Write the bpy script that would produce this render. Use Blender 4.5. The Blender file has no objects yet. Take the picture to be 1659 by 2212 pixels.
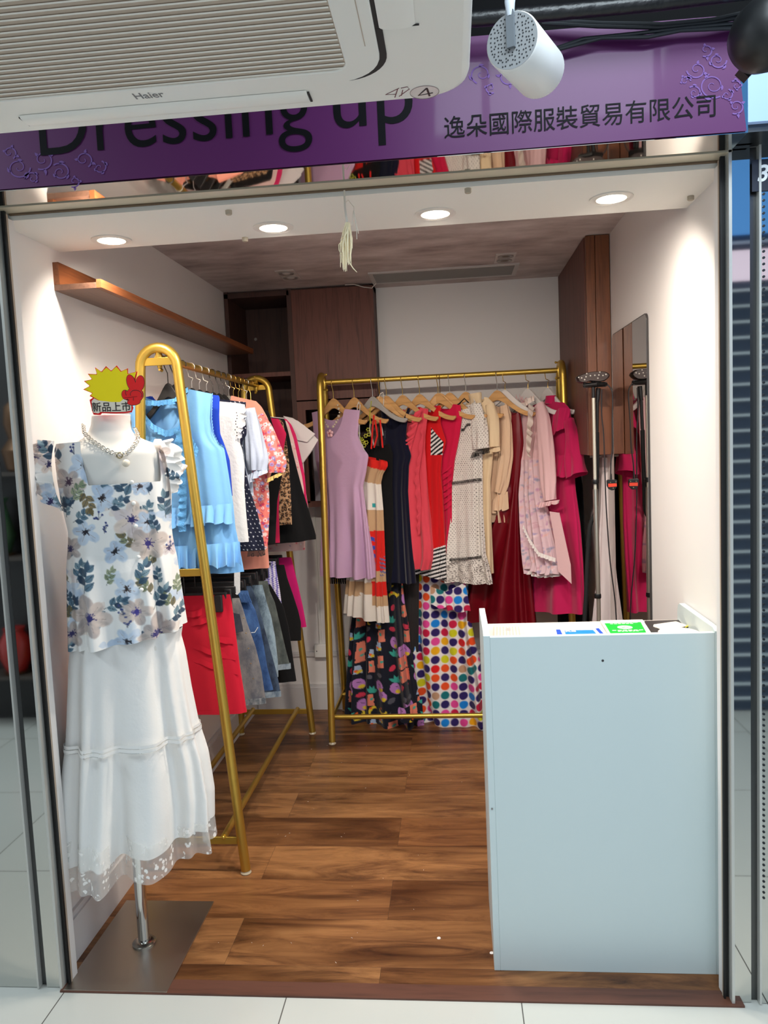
import bpy, math, random
import numpy as np
from mathutils import Vector, Matrix

sc = bpy.context.scene
col = sc.collection
R = math.radians
rng = np.random.default_rng(7)
random.seed(7)

# ------------------------------------------------------------------ camera
FPX, CX, CY = 1660., 829.5, 1106.
YAW, PITCH, ROLL = R(5.3), R(5.1), R(-2.55)
CAM = np.array([0, -1.9, 1.45])
_f = np.array([-math.sin(YAW)*math.cos(PITCH), math.cos(YAW)*math.cos(PITCH), -math.sin(PITCH)])
_r = np.array([math.cos(YAW), math.sin(YAW), 0.])
_u = np.cross(_r, _f)
CR = math.cos(ROLL)*_r + math.sin(ROLL)*_u
CU = -math.sin(ROLL)*_r + math.cos(ROLL)*_u
CF = _f
cd = bpy.data.cameras.new('camera')
cam = bpy.data.objects.new('camera', cd)
col.objects.link(cam)
cd.sensor_fit = 'HORIZONTAL'; cd.sensor_width = 36; cd.lens = 36*FPX/1659
cd.clip_start = .02
cam.matrix_world = Matrix([[CR[0], CU[0], -CF[0], CAM[0]], [CR[1], CU[1], -CF[1], CAM[1]], [CR[2], CU[2], -CF[2], CAM[2]], [0, 0, 0, 1]])
sc.camera = cam

def ray(px, py):
    return CR*(px-CX)/FPX - CU*(py-CY)/FPX + CF
def at(px, py, ax, val):          # where the sight line through a photo point meets a plane of the room
    d = ray(px, py); t = (val-CAM[ax])/d[ax]
    return CAM + t*d

# ------------------------------------------------------------------ world, lights, exposure
w = bpy.data.worlds.new('world'); sc.world = w; w.use_nodes = True
w.node_tree.nodes['Background'].inputs[0].default_value = (.80, .90, 1, 1)
w.node_tree.nodes['Background'].inputs[1].default_value = .95
sc.view_settings.view_transform = 'Standard'
sc.view_settings.look = 'None'
sc.view_settings.exposure = 0.12
sc.view_settings.gamma = 1
sc.view_settings.use_curve_mapping = False
sc.cycles.max_bounces = 10
sc.cycles.transparent_max_bounces = 16

def lamp(name, kind, loc, target, energy, color, size=.1, size_y=None, spot=None, blend=.5):
    l = bpy.data.lights.new(name, kind); l.energy = energy; l.color = color
    if kind == 'AREA':
        l.size = size
        if size_y: l.shape = 'RECTANGLE'; l.size_y = size_y
    else:
        l.shadow_soft_size = size
    if spot: l.spot_size = R(spot); l.spot_blend = blend
    o = bpy.data.objects.new(name, l); col.objects.link(o)
    o.location = loc
    o.rotation_euler = (Vector(target)-Vector(loc)).to_track_quat('-Z', 'Y').to_euler()
    return o
COOL = (.80, .93, 1.0)
lamp('mall_area_light', 'AREA', (.9, -1.0, 2.95), (.75, .3, .6), 19, COOL, 1.3, .35)
lamp('mall_area_light', 'AREA', (-2.6, -1.25, 2.95), (-2.2, -1., .0), 40, COOL, 1.6, .4)  # unseen lamp, added to brighten the corridor floor mirrored in the steel
lamp('mall_area_light', 'AREA', (.35, -1.9, 2.95), (.2, .2, .6), 26, COOL, 1.2, .3)  # unseen lamp added above the camera to lift the weak front light
WARM = (1.0, .89, .77)
DOWNS = [(-.947, .277), (-.474, .265), (-.024, .245), (.436, .22)]
SOF = 2.062
for x, y in DOWNS:
    lamp('downlight_beam', 'SPOT', (x, y, SOF-.012), (x, y+1.0, 0), 23 if x < -.9 else 31 if x > .4 else 43, WARM, .03, spot=158, blend=1.)

# ------------------------------------------------------------------ helpers
def lin(c):
    c = np.asarray(c, float)/255.
    return np.where(c <= .04045, c/12.92, ((c+.055)/1.055)**2.4)
MATS = {}
def mat(name, rgb, rough=.5, metal=0., bump=0., bscale=300., sheen=0., coat=0., attr=False, emit=0., alpha=1., spec=.5, trans=0.):
    if name in MATS: return MATS[name]
    m = bpy.data.materials.new(name); m.use_nodes = True
    nt = m.node_tree; b = nt.nodes['Principled BSDF']; I = b.inputs
    c = tuple(lin(rgb))+(1,)
    I['Base Color'].default_value = c
    I['Roughness'].default_value = rough; I['Metallic'].default_value = metal
    I['Specular IOR Level'].default_value = spec
    if sheen: I['Sheen Weight'].default_value = sheen
    if coat: I['Coat Weight'].default_value = coat; I['Coat Roughness'].default_value = .05
    if emit: I['Emission Color'].default_value = c; I['Emission Strength'].default_value = emit
    if trans: I['Transmission Weight'].default_value = trans
    I['Alpha'].default_value = alpha
    if attr:
        a = nt.nodes.new('ShaderNodeAttribute'); a.attribute_name = 'Col'
        nt.links.new(a.outputs['Color'], I['Base Color'])
    if bump:
        tc = nt.nodes.new('ShaderNodeTexCoord'); n = nt.nodes.new('ShaderNodeTexNoise'); bp = nt.nodes.new('ShaderNodeBump')
        n.inputs['Scale'].default_value = bscale; n.inputs['Detail'].default_value = 3
        bp.inputs['Strength'].default_value = bump; bp.inputs['Distance'].default_value = .004
        nt.links.new(tc.outputs['Object'], n.inputs['Vector']); nt.links.new(n.outputs[0], bp.inputs['Height']); nt.links.new(bp.outputs[0], I['Normal'])
    MATS[name] = m
    return m
def cloth(name, rgb, rough=.85, sheen=.15, bump=.35, bscale=45., attr=False, spec=.25):
    return mat('cloth_'+name, rgb, rough, 0, bump, bscale, sheen, attr=attr, spec=spec)

def nodes_mat(name):
    m = bpy.data.materials.new(name); m.use_nodes = True
    nt = m.node_tree
    return m, nt, nt.nodes['Principled BSDF'].inputs, (lambda t: nt.nodes.new('ShaderNode'+t)), nt.links.new
def ramp(nd, stops):
    cr = nd.color_ramp
    while len(cr.elements) < len(stops): cr.elements.new(.5)
    for e, (p, c) in zip(cr.elements, stops):
        e.position = p; e.color = tuple(lin(c))+(1,)

def wood_mat(name, dark, light, axis, rough=.35, scale=1.):
    m, nt, I, N, L = nodes_mat(name)
    tc = N('TexCoord'); mp = N('Mapping'); n = N('TexNoise'); n2 = N('TexNoise'); mx = N('Math'); rp = N('ValToRGB')
    s = [26*scale]*3; s[axis] = 1.6*scale
    mp.inputs['Scale'].default_value = s
    n.inputs['Scale'].default_value = 1.5; n.inputs['Detail'].default_value = 6; n.inputs['Distortion'].default_value = .6
    n2.inputs['Scale'].default_value = 6; n2.inputs['Detail'].default_value = 8
    mx.operation = 'ADD'
    L(tc.outputs['Object'], mp.inputs[0]); L(mp.outputs[0], n.inputs[0]); L(mp.outputs[0], n2.inputs[0])
    ml = N('Math'); ml.operation = 'MULTIPLY'; ml.inputs[1].default_value = .95
    L(n2.outputs[0], ml.inputs[0]); L(n.outputs[0], mx.inputs[0]); L(ml.outputs[0], mx.inputs[1])
    ramp(rp, [(.45, dark), (1.0, light)]); L(mx.outputs[0], rp.inputs[0]); L(rp.outputs[0], I['Base Color'])
    I['Roughness'].default_value = rough
    return m

ORG = {}
def org(o): return ORG.get(o.name, np.zeros(3)) if o is not None else np.zeros(3)
def thing(name, label, cat, loc=(0, 0, 0), group=None):
    o = bpy.data.objects.new(name, None); col.objects.link(o)
    o.location = loc; o.empty_display_size = .05
    ORG[o.name] = np.array(loc, float)
    tag(o, label, cat, group)
    return o
def tag(o, label, cat, group=None):
    o['label'] = label; o['category'] = cat
    if group: o['group'] = group
    return o
def struct(o):
    o['kind'] = 'structure'; return o

def link_mesh(name, me, parent, smooth=True, bevel=0., angle=40):
    if smooth:
        me.polygons.foreach_set('use_smooth', [True]*len(me.polygons))
        me.set_sharp_from_angle(angle=R(angle))
    o = bpy.data.objects.new(name, me); col.objects.link(o)
    if parent is not None:
        o.parent = parent; ORG[o.name] = org(parent)
    if bevel:
        b = o.modifiers.new('bevel', 'BEVEL'); b.width = bevel; b.segments = 2; b.limit_method = 'ANGLE'
    return o

class MB:
    def __init__(s): s.v = []; s.f = []; s.m = []
    def add(s, vs, fs, mi=0):
        n = len(s.v); s.v += [tuple(float(c) for c in p) for p in vs]
        s.f += [tuple(i+n for i in f) for f in fs]; s.m += [mi]*len(fs)
        return s
    def box(s, x0, x1, y0, y1, z0, z1, mi=0):
        return s.add([(x, y, z) for z in (z0, z1) for y in (y0, y1) for x in (x0, x1)],
                     [(0, 2, 3, 1), (4, 5, 7, 6), (0, 1, 5, 4), (2, 6, 7, 3), (0, 4, 6, 2), (1, 3, 7, 5)], mi)
    def obox(s, c, ax, h, mi=0):
        c = np.array(c, float); ax = [np.array(a, float)/np.linalg.norm(a) for a in ax]
        vs = [c+ax[0]*h[0]*x+ax[1]*h[1]*y+ax[2]*h[2]*z for z in (-1, 1) for y in (-1, 1) for x in (-1, 1)]
        return s.add(vs, [(0, 2, 3, 1), (4, 5, 7, 6), (0, 1, 5, 4), (2, 6, 7, 3), (0, 4, 6, 2), (1, 3, 7, 5)], mi)
    def tube(s, path, r, n=10, closed=False, cap=True, mi=0, ry=None):
        P = [np.array(p, float) for p in path]; k = len(P)
        rr = r if isinstance(r, (list, tuple, np.ndarray)) else [r]*k
        rq = (ry if isinstance(ry, (list, tuple)) else [ry]*k) if ry is not None else rr
        T = []
        for i in range(k):
            a = P[(i-1) % k] if (closed or i) else P[i]; b = P[(i+1) % k] if (closed or i < k-1) else P[i]
            t = b-a; T.append(t/(np.linalg.norm(t)+1e-12))
        up = np.array([0, 0, 1.]) if abs(T[0][2]) < .9 else np.array([0, 1., 0])
        u = np.cross(T[0], up); u /= np.linalg.norm(u)
        vs = []
        for i in range(k):
            u = u-T[i]*(u@T[i]); u /= np.linalg.norm(u)+1e-12
            v = np.cross(T[i], u)
            for j in range(n):
                a = 2*math.pi*j/n
                vs.append(P[i]+u*math.cos(a)*rr[i]+v*math.sin(a)*rq[i])
        fs = []
        for i in range(k if closed else k-1):
            for j in range(n):
                a = i*n+j; b = i*n+(j+1) % n; c = ((i+1) % k)*n+(j+1) % n; d = ((i+1) % k)*n+j
                fs.append((a, b, c, d))
        if cap and not closed:
            fs.append(tuple(range(n-1, -1, -1))); fs.append(tuple((k-1)*n+j for j in range(n)))
        return s.add(vs, fs, mi)
    def lathe(s, prof, c, n=32, axis=None, mi=0, cap=True):
        c = np.array(c, float)
        A = np.array(axis if axis is not None else (0, 0, 1), float); A /= np.linalg.norm(A)
        t = np.array([1., 0, 0]) if abs(A[0]) < .8 else np.array([0, 1., 0])
        U = np.cross(A, t); U /= np.linalg.norm(U); V = np.cross(A, U)
        vs = []
        for r, z in prof:
            for j in range(n):
                a = 2*math.pi*j/n
                vs.append(c+A*z+(U*math.cos(a)+V*math.sin(a))*r)
        fs = []
        for i in range(len(prof)-1):
            for j in range(n):
                fs.append((i*n+j, i*n+(j+1) % n, (i+1)*n+(j+1) % n, (i+1)*n+j))
        if cap:
            fs.append(tuple(range(n-1, -1, -1))); fs.append(tuple((len(prof)-1)*n+j for j in range(n)))
        return s.add(vs, fs, mi)
    def prism(s, poly, o, ex, ey, th, mi=0):
        o, ex, ey = (np.array(a, float) for a in (o, ex, ey)); n = np.cross(ex, ey); n /= np.linalg.norm(n)
        k = len(poly)
        vs = [o+ex*x+ey*y for x, y in poly]+[o+ex*x+ey*y+n*th for x, y in poly]
        fs = [tuple(range(k-1, -1, -1)), tuple(range(k, 2*k))]+[(i, (i+1) % k, k+(i+1) % k, k+i) for i in range(k)]
        return s.add(vs, fs, mi)
    def sphere(s, c, r, n=12, sc=(1, 1, 1), mi=0):
        c = np.array(c, float); m = max(4, n//2)
        vs = [c+np.array((0, 0, r*sc[2]))]
        for i in range(1, m):
            a = math.pi*i/m
            for j in range(n):
                b = 2*math.pi*j/n
                vs.append(c+np.array((math.sin(a)*math.cos(b)*sc[0], math.sin(a)*math.sin(b)*sc[1], math.cos(a)*sc[2]))*r)
        vs.append(c-np.array((0, 0, r*sc[2])))
        fs = [(0, 1+j, 1+(j+1) % n) for j in range(n)]
        for i in range(m-2):
            for j in range(n):
                a = 1+i*n
                fs.append((a+j, a+n+j, a+n+(j+1) % n, a+(j+1) % n))
        a = 1+(m-2)*n
        fs += [(len(vs)-1, a+(j+1) % n, a+j) for j in range(n)]
        return s.add(vs, fs, mi)
    def torus(s, c, r, rt, axis=(0, 0, 1), n=20, k=8, sx=1., mi=0, up=None):
        A = np.array(axis, float); A /= np.linalg.norm(A)
        t = np.array(up if up is not None else ((1., 0, 0) if abs(A[0]) < .8 else (0, 1., 0)), float)
        U = t-A*(t@A); U /= np.linalg.norm(U); V = np.cross(A, U)
        return s.tube([np.array(c)+U*math.cos(2*math.pi*i/n)*r*sx+V*math.sin(2*math.pi*i/n)*r for i in range(n)], rt, k, closed=True, mi=mi)
    def build(s, name, mats, parent=None, smooth=True, bevel=0., angle=40):
        me = bpy.data.meshes.new(name)
        o = org(parent)
        me.from_pydata([(p[0]-o[0], p[1]-o[1], p[2]-o[2]) for p in s.v], [], s.f)
        for m in (mats if isinstance(mats, (list, tuple)) else [mats]): me.materials.append(m)
        if len(set(s.m)) > 1: me.polygons.foreach_set('material_index', s.m)
        me.update()
        return link_mesh(name, me, parent, smooth, bevel, angle)

def sheet(name, V, m, parent, closed=False, colors=None, angle=180):
    """a cloth surface from an (rows, columns, 3) array of points"""
    H, W, _ = V.shape
    me = bpy.data.meshes.new(name)
    idx = np.arange(H*W).reshape(H, W)
    if closed: idx = np.concatenate([idx, idx[:, :1]], 1)
    q = np.stack([idx[:-1, :-1], idx[1:, :-1], idx[1:, 1:], idx[:-1, 1:]], -1).reshape(-1, 4)
    me.from_pydata((V.reshape(-1, 3)-org(parent)).tolist(), [], q.tolist())
    me.materials.append(m)
    if colors is not None:
        ca = me.color_attributes.new('Col', 'FLOAT_COLOR', 'POINT')
        c = np.ones((H*W, 4), np.float32); c[:, :3] = lin(colors.reshape(-1, 3))
        ca.data.foreach_set('color', c.ravel())
    me.update()
    return link_mesh(name, me, parent, True, 0, angle)

def text_obj(name, body, fit, o, ex, ey, m, parent, th=.0006, bold=0., align='LEFT', shear=0., space=1., spacey=1.):
    """lettering laid along ex on the surface point o; fit = finished width in metres"""
    cu = bpy.data.curves.new(name, 'FONT'); cu.body = body; cu.size = 1; cu.offset = bold; cu.shear = shear
    cu.space_character = space; cu.resolution_u = 6
    t = bpy.data.objects.new(name, cu); col.objects.link(t)
    dg = bpy.context.evaluated_depsgraph_get(); dg.update()
    me0 = bpy.data.meshes.new_from_object(t.evaluated_get(dg))
    co = np.empty(len(me0.vertices)*3); me0.vertices.foreach_get('co', co); co = co.reshape(-1, 3)
    polys = [tuple(p.vertices) for p in me0.polygons]
    bpy.data.objects.remove(t); bpy.data.curves.remove(cu); bpy.data.meshes.remove(me0)
    x0, x1 = co[:, 0].min(), co[:, 0].max()
    s = fit/(x1-x0)
    ex, ey, o = (np.array(a, float) for a in (ex, ey, o)); n = np.cross(ex, ey); n /= np.linalg.norm(n)
    P = o+np.outer((co[:, 0]-x0)*s, ex)+np.outer(co[:, 1]*s*spacey, ey)+n*th-org(parent)
    me = bpy.data.meshes.new(name); me.from_pydata(P.tolist(), [], polys); me.materials.append(m); me.update()
    return link_mesh(name, me, parent, False)

def copy_tree(o, loc=None, rz=None):
    c = o.copy(); col.objects.link(c)
    if loc is not None: c.location = loc
    if rz is not None: c.rotation_euler = (0, 0, rz)
    for ch in list(o.children):
        d = ch.copy(); col.objects.link(d); d.parent = c
        for g in list(ch.children):
            e = g.copy(); col.objects.link(e); e.parent = d
    return c

# cloth tubes --------------------------------------------------------------
class Plane:
    """upright plane through (x, y); the width axis runs along the yaw"""
    def __init__(s, x, y, yaw=0., lean=0., z0=1.55):
        s.P = np.array([x, y, 0.]); a = R(yaw); s.lean = lean; s.z0 = z0
        s.w = np.array([math.cos(a), -math.sin(a), 0]); s.n = np.array([-math.sin(a), -math.cos(a), 0])
    def uz(s, px, py, v=0.):
        d = ray(px, py); Zd = np.array([0, 0, 1.])-s.lean*s.n; o = s.P+(s.lean*s.z0+v)*s.n
        u, z, _ = np.linalg.solve(np.stack([s.w, Zd, -d], 1), CAM-o)
        return float(u), float(z)
    def at(s, u, z, v=0.):
        u, z, v = np.broadcast_arrays(np.asarray(u, float), np.asarray(z, float), np.asarray(v, float))
        v = v+s.lean*(s.z0-z)
        return s.P+u[..., None]*s.w+v[..., None]*s.n+z[..., None]*np.array([0, 0, 1.])

ZOOMS = {'0': (0, 0, 1), '5': (640, 760, 3.814), '6': (940, 760, 3.567), '4': (400, 700, 4.425), '3': (380, 1180, 4.608),
         '8': (700, 1180, 4.366), 'A': (60, 760, 3.318), 'B': (60, 1340, 2.536), 'N': (170, 780, 6.9125)}
def zp(k, x, y):
    a, b, s = ZOOMS[k]; return a+x/s, b+y/s
def outline(pl, k, rows):
    out = []
    for y, xl, xr in rows:
        uL, zL = pl.uz(*zp(k, xl, y)); uR, zR = pl.uz(*zp(k, xr, y))
        out.append(((zL+zR)/2, uL, uR))
    return out
def smooth1(a, k):
    if k < 1: return a
    p = np.pad(a, k, mode='edge'); ker = np.hanning(2*k+3)[1:-1]; ker /= ker.sum()
    return np.convolve(p, ker, 'valid')
def prof(z, tab):
    tab = sorted(tab); return np.interp(z, [t[0] for t in tab], [t[1] for t in tab])

def garment(pl, rows, bands, parent, neck=None, th=((0, .022), (.12, .03)), folds=(7, .0, .008), hem=0., hem_tilt=0., nu=120, dz=.007,
            seed=1, vofs=0., color=None, sm=2, p=2.2, amp=None, ushift=0., zref=None, ztot=None):
    """closed cloth tube that follows rows of (z, left, right); bands: (name, lower z, material) from the top down"""
    rg = np.random.default_rng(seed)
    rows = sorted(rows, reverse=True); zs, zh = rows[0][0], rows[-1][0]
    zz = np.linspace(zh-.12, zs+.02, 500)
    tz = [r[0] for r in rows][::-1]
    k = int(sm)*3
    L = smooth1(np.interp(zz, tz, [r[1] for r in rows][::-1]), k); Rr = smooth1(np.interp(zz, tz, [r[2] for r in rows][::-1]), k)
    nh = nu//2
    t = np.concatenate([np.linspace(math.pi, 2*math.pi, nh, endpoint=False), np.linspace(0, math.pi, nh, endpoint=False)])
    a = np.cos(t); a = np.sign(a)*np.abs(a)**.8
    side = np.sin(t)                      # below 0: the front
    s = np.arange(nu)/nu
    c0, h0 = (rows[0][1]+rows[0][2])/2, (rows[0][2]-rows[0][1])/2
    ztop = np.full(nu, zs)
    if neck:
        d = np.where(side < -1e-6, neck.get('f', .08), neck.get('b', .03)); nw = neck.get('w', .07); cu = neck.get('c', c0)
        x = np.abs(c0+a*h0-cu)/nw
        sh = neck.get('shape', 'u')
        g = {'u': np.sqrt(np.clip(1-x**2, 0, 1)), 'v': np.clip(1-x, 0, 1), 'sq': (np.clip((1-x)*9, 0, 1))}[sh]
        ztop = zs-d*g-neck.get('slope', .2)*np.clip(x-1, 0, 9)*nw
    if neck and 'tilt' in neck: ztop = ztop-neck['tilt']*(a+1)/2
    zA = min(ztop.min()-.004, zs-.01)
    if bands[0][1] is not None: zA = max(zA, bands[0][1]+.002)
    n1 = max(3, int((zs-zA)/dz))
    grid = [ztop+(zA-ztop)*i/n1 for i in range(n1)]
    marks = [len(bands)*0]
    zc = zA; cuts = []
    hv = hem*np.cumsum(rg.normal(size=nu)); hv = smooth1(np.tile(hv, 3), 6)[nu:2*nu]; hv -= np.linspace(hv[0], hv[-1], nu)
    hv = np.clip(hv, -.03, .03)+hem_tilt*a
    for bi, b in enumerate(bands):
        zl = b[1] if (b[1] is not None and bi < len(bands)-1) else zh
        n = max(2, int((zc-zl)/dz))
        for i in range(n):
            f = i/n
            grid.append(np.full(nu, zc+(zl-zc)*f) if bi < len(bands)-1 else zc+(zl+hv-zc)*f)
        if bi == len(bands)-1: grid.append(zl+hv)
        cuts.append(len(grid)-(1 if bi == len(bands)-1 else 0)); zc = zl
    Z = np.array(grid)
    l = np.interp(Z, zz, L); r = np.interp(Z, zz, Rr)
    U = (l+r)/2+a*(r-l)/2
    D = (zref if zref is not None else zs)-Z
    tot = ztot or (zs-zh)
    T = prof(D, list(th))
    shp = np.sign(side)*(np.clip(1-np.abs(a)**p, 0, 1))**(1/p)
    V = -shp*T
    F = np.zeros_like(Z)
    am = prof(D/tot, [(0, folds[1]), (.15, folds[1]), (1, folds[2])]) if amp is None else prof(D, amp)
    for q in range(3):
        F += np.sin(2*math.pi*(round(folds[0]*(1+.6*q)+rg.integers(0, 2)))*s+rg.uniform(0, 6.28)+rg.normal()*2.0*D)*(.62**q)
    sg = np.where(side <= 0, 1, -1)
    edge = (1-np.abs(a)**6)
    V = V+sg*F*am*edge+vofs
    U = U+a*F*am*.35
    P = pl.at(U+ushift, Z, V)
    objs = []; i0 = 0
    front = side <= 0
    C = None
    if color is not None:
        C = color(U, Z, np.broadcast_to(front, Z.shape), np.broadcast_to(s, Z.shape))
    for (name, zl, m), i1 in zip(bands, cuts):
        e = min(i1+1, len(Z))
        objs.append(sheet(name, P[i0:e], m, parent, True, None if C is None else C[i0:e]))
        i0 = i1
    return objs

def limb(name, pl, pts, rad, m, parent, folds=(5, .004), nu=40, nz=50, color=None, seed=3, open_ends=True):
    """sleeve: a cloth tube along pts (u, z, v) with radii (across, depth)"""
    rg = np.random.default_rng(seed)
    pts = np.array(pts, float); rad = np.array(rad, float)
    tt = np.linspace(0, 1, len(pts)); f = np.linspace(0, 1, nz)
    c = np.stack([smooth1(np.interp(f, tt, pts[:, i]), 3) for i in range(3)], 1)
    rr = np.stack([smooth1(np.interp(f, tt, rad[:, i]), 2) for i in range(2)], 1)
    T = np.gradient(c[:, :2], axis=0); T /= np.linalg.norm(T, axis=1)[:, None]+1e-9
    B = np.stack([-T[:, 1], T[:, 0]], 1)
    th = np.linspace(0, 2*math.pi, nu, endpoint=False)
    F = np.zeros((nz, nu))
    for q in range(3):
        F += np.sin(th*(folds[0]+2*q)+rg.uniform(0, 6)+rg.normal()*3*f[:, None])*.6**q
    k = 1+F*folds[1]/np.maximum(rr.mean(1)[:, None], .01)*np.clip(f[:, None]*1.5, .2, 1)
    cw = np.cos(th)*rr[:, :1]*k; cv = np.sin(th)*rr[:, 1:]*k
    U = c[:, :1]+B[:, :1]*cw; Z = c[:, 1:2]+B[:, 1:]*cw; V = c[:, 2:]+cv
    C = None if color is None else color(U, Z, np.ones_like(Z, bool), np.broadcast_to(th/6.283, Z.shape))
    return sheet(name, pl.at(U, Z, V), m, parent, True, C)

def frill(name, pl, path, drop, m, parent, amp=.012, waves=8, flare=.01, d=(0, -1), seed=2, n=140, rows=9, color=None, taper=0.):
    """gathered strip hanging from a path of (u, z, v)"""
    rg = np.random.default_rng(seed)
    path = np.array(path, float)
    L = np.concatenate([[0], np.cumsum(np.linalg.norm(np.diff(path[:, :2], axis=0), axis=1))]); L /= L[-1]
    f = np.linspace(0, 1, n)
    c = np.stack([smooth1(np.interp(f, L, path[:, i]), 3) for i in range(3)], 1)
    g = np.linspace(0, 1, rows)[:, None]
    ph = 2*math.pi*waves*f+1.2*np.sin(2*math.pi*f*2.3+seed)
    dr = np.interp(f, np.linspace(0, 1, len(drop)), drop) if isinstance(drop, (list, tuple)) else drop
    dr = dr*(1+.08*np.sin(ph*.7+1))
    U = c[:, 0]+d[0]*dr*g+amp*.7*g*np.cos(ph+seed)
    Z = c[:, 1]+d[1]*dr*g+.15*amp*g*np.cos(ph*1.3)
    V = c[:, 2]+flare*g+amp*np.sin(ph)*(.15+.85*g)
    C = None if color is None else color(U, Z, np.ones_like(Z, bool), np.broadcast_to(f, Z.shape))
    return sheet(name, pl.at(U, Z, V), m, parent, False, C)

# printed fabric: shapes laid on a flat pattern in metres, read by the cloth points ------
class Canvas:
    def __init__(s, u0, u1, z0, z1, base, res=.0012):
        s.u0, s.z0, s.res = u0, z0, res
        s.w = int((u1-u0)/res); s.h = int((z1-z0)/res)
        s.a = np.empty((s.h, s.w, 3)); s.a[:] = base
    def _win(s, u, z, r):
        i0 = max(0, int((u-r-s.u0)/s.res)); i1 = min(s.w, int((u+r-s.u0)/s.res)+2)
        j0 = max(0, int((z-r-s.z0)/s.res)); j1 = min(s.h, int((z+r-s.z0)/s.res)+2)
        if i1 <= i0 or j1 <= j0: return None
        U, Z = np.meshgrid(s.u0+np.arange(i0, i1)*s.res-u, s.z0+np.arange(j0, j1)*s.res-z)
        return (slice(j0, j1), slice(i0, i1)), U, Z
    def put(s, win, msk, c, al=1.):
        m = np.clip(msk, 0, 1)[..., None]*al
        s.a[win] = s.a[win]*(1-m)+np.array(c, float)*m
    def ell(s, u, z, rx, ry, ang, c, al=1., soft=1.):
        k = s._win(u, z, max(rx, ry)*1.2)
        if k is None: return
        w, U, Z = k; ca, sa = math.cos(ang), math.sin(ang)
        d = np.sqrt(((U*ca+Z*sa)/rx)**2+((-U*sa+Z*ca)/ry)**2)
        s.put(w, (1-d)*min(rx, ry)/s.res/soft+.5, c, al)
    def leaf(s, u, z, l, wd, ang, c, al=1., vein=None):
        k = s._win(u, z, l*1.2)
        if k is None: return
        w, U, Z = k; ca, sa = math.cos(ang), math.sin(ang)
        x = (U*ca+Z*sa)/l; y = (-U*sa+Z*ca)/wd
        hw = np.where((x > 0) & (x < 1), np.sin(np.pi*np.clip(x, 0, 1)**.8)*.5, -1)
        s.put(w, (hw-np.abs(y))*wd/s.res/1.8+.5, c, al)
        if vein is not None: s.put(w, ((hw > .03) & (np.abs(y) < .05)).astype(float), vein, .7)
    def seg(s, p, q, wd, c, al=1.):
        n = max(2, int(math.dist(p, q)/(wd*.6)))
        for i in range(n+1):
            s.ell(p[0]+(q[0]-p[0])*i/n, p[1]+(q[1]-p[1])*i/n, wd/2, wd/2, 0, c, al)
    def poly(s, pts, c, al=1.):
        pts = np.array(pts, float); m = pts.mean(0); r = np.abs(pts-m).max()
        k = s._win(m[0], m[1], r)
        if k is None: return
        w, U, Z = k; ins = np.zeros(U.shape, bool); P = pts-m
        for i in range(len(P)):
            (x1, y1), (x2, y2) = P[i], P[(i+1) % len(P)]
            cnd = ((y1 > Z) != (y2 > Z))
            ins ^= cnd & (U < (x2-x1)*(Z-y1)/((y2-y1) if y2 != y1 else 1e-9)+x1)
        s.put(w, ins.astype(float), c, al)
    def __call__(s, U, Z, front=None, sarc=None):
        i = np.clip(((U-s.u0)/s.res).astype(int), 0, s.w-1); j = np.clip(((Z-s.z0)/s.res).astype(int), 0, s.h-1)
        return s.a[j, i]

# ================================================================== the setting
XL, XR, YB, CEIL, SOF = -1.15, .67, 2.2, 2.262, 2.062
WALL = mat('wall_paint', (233, 229, 226), .6, bump=.04, bscale=60)
WHITE = mat('white_board', (236, 235, 230), .45)
BLACK = mat('black_gap', (10, 10, 11), .6)
STEEL = mat('stainless_mirror', (205, 206, 204), .10, 1.)
STEEL2 = mat('stainless_brushed', (196, 190, 178), .34, .75)
STEELD = mat('stainless_dark', (95, 96, 97), .3, 1.)

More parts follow.
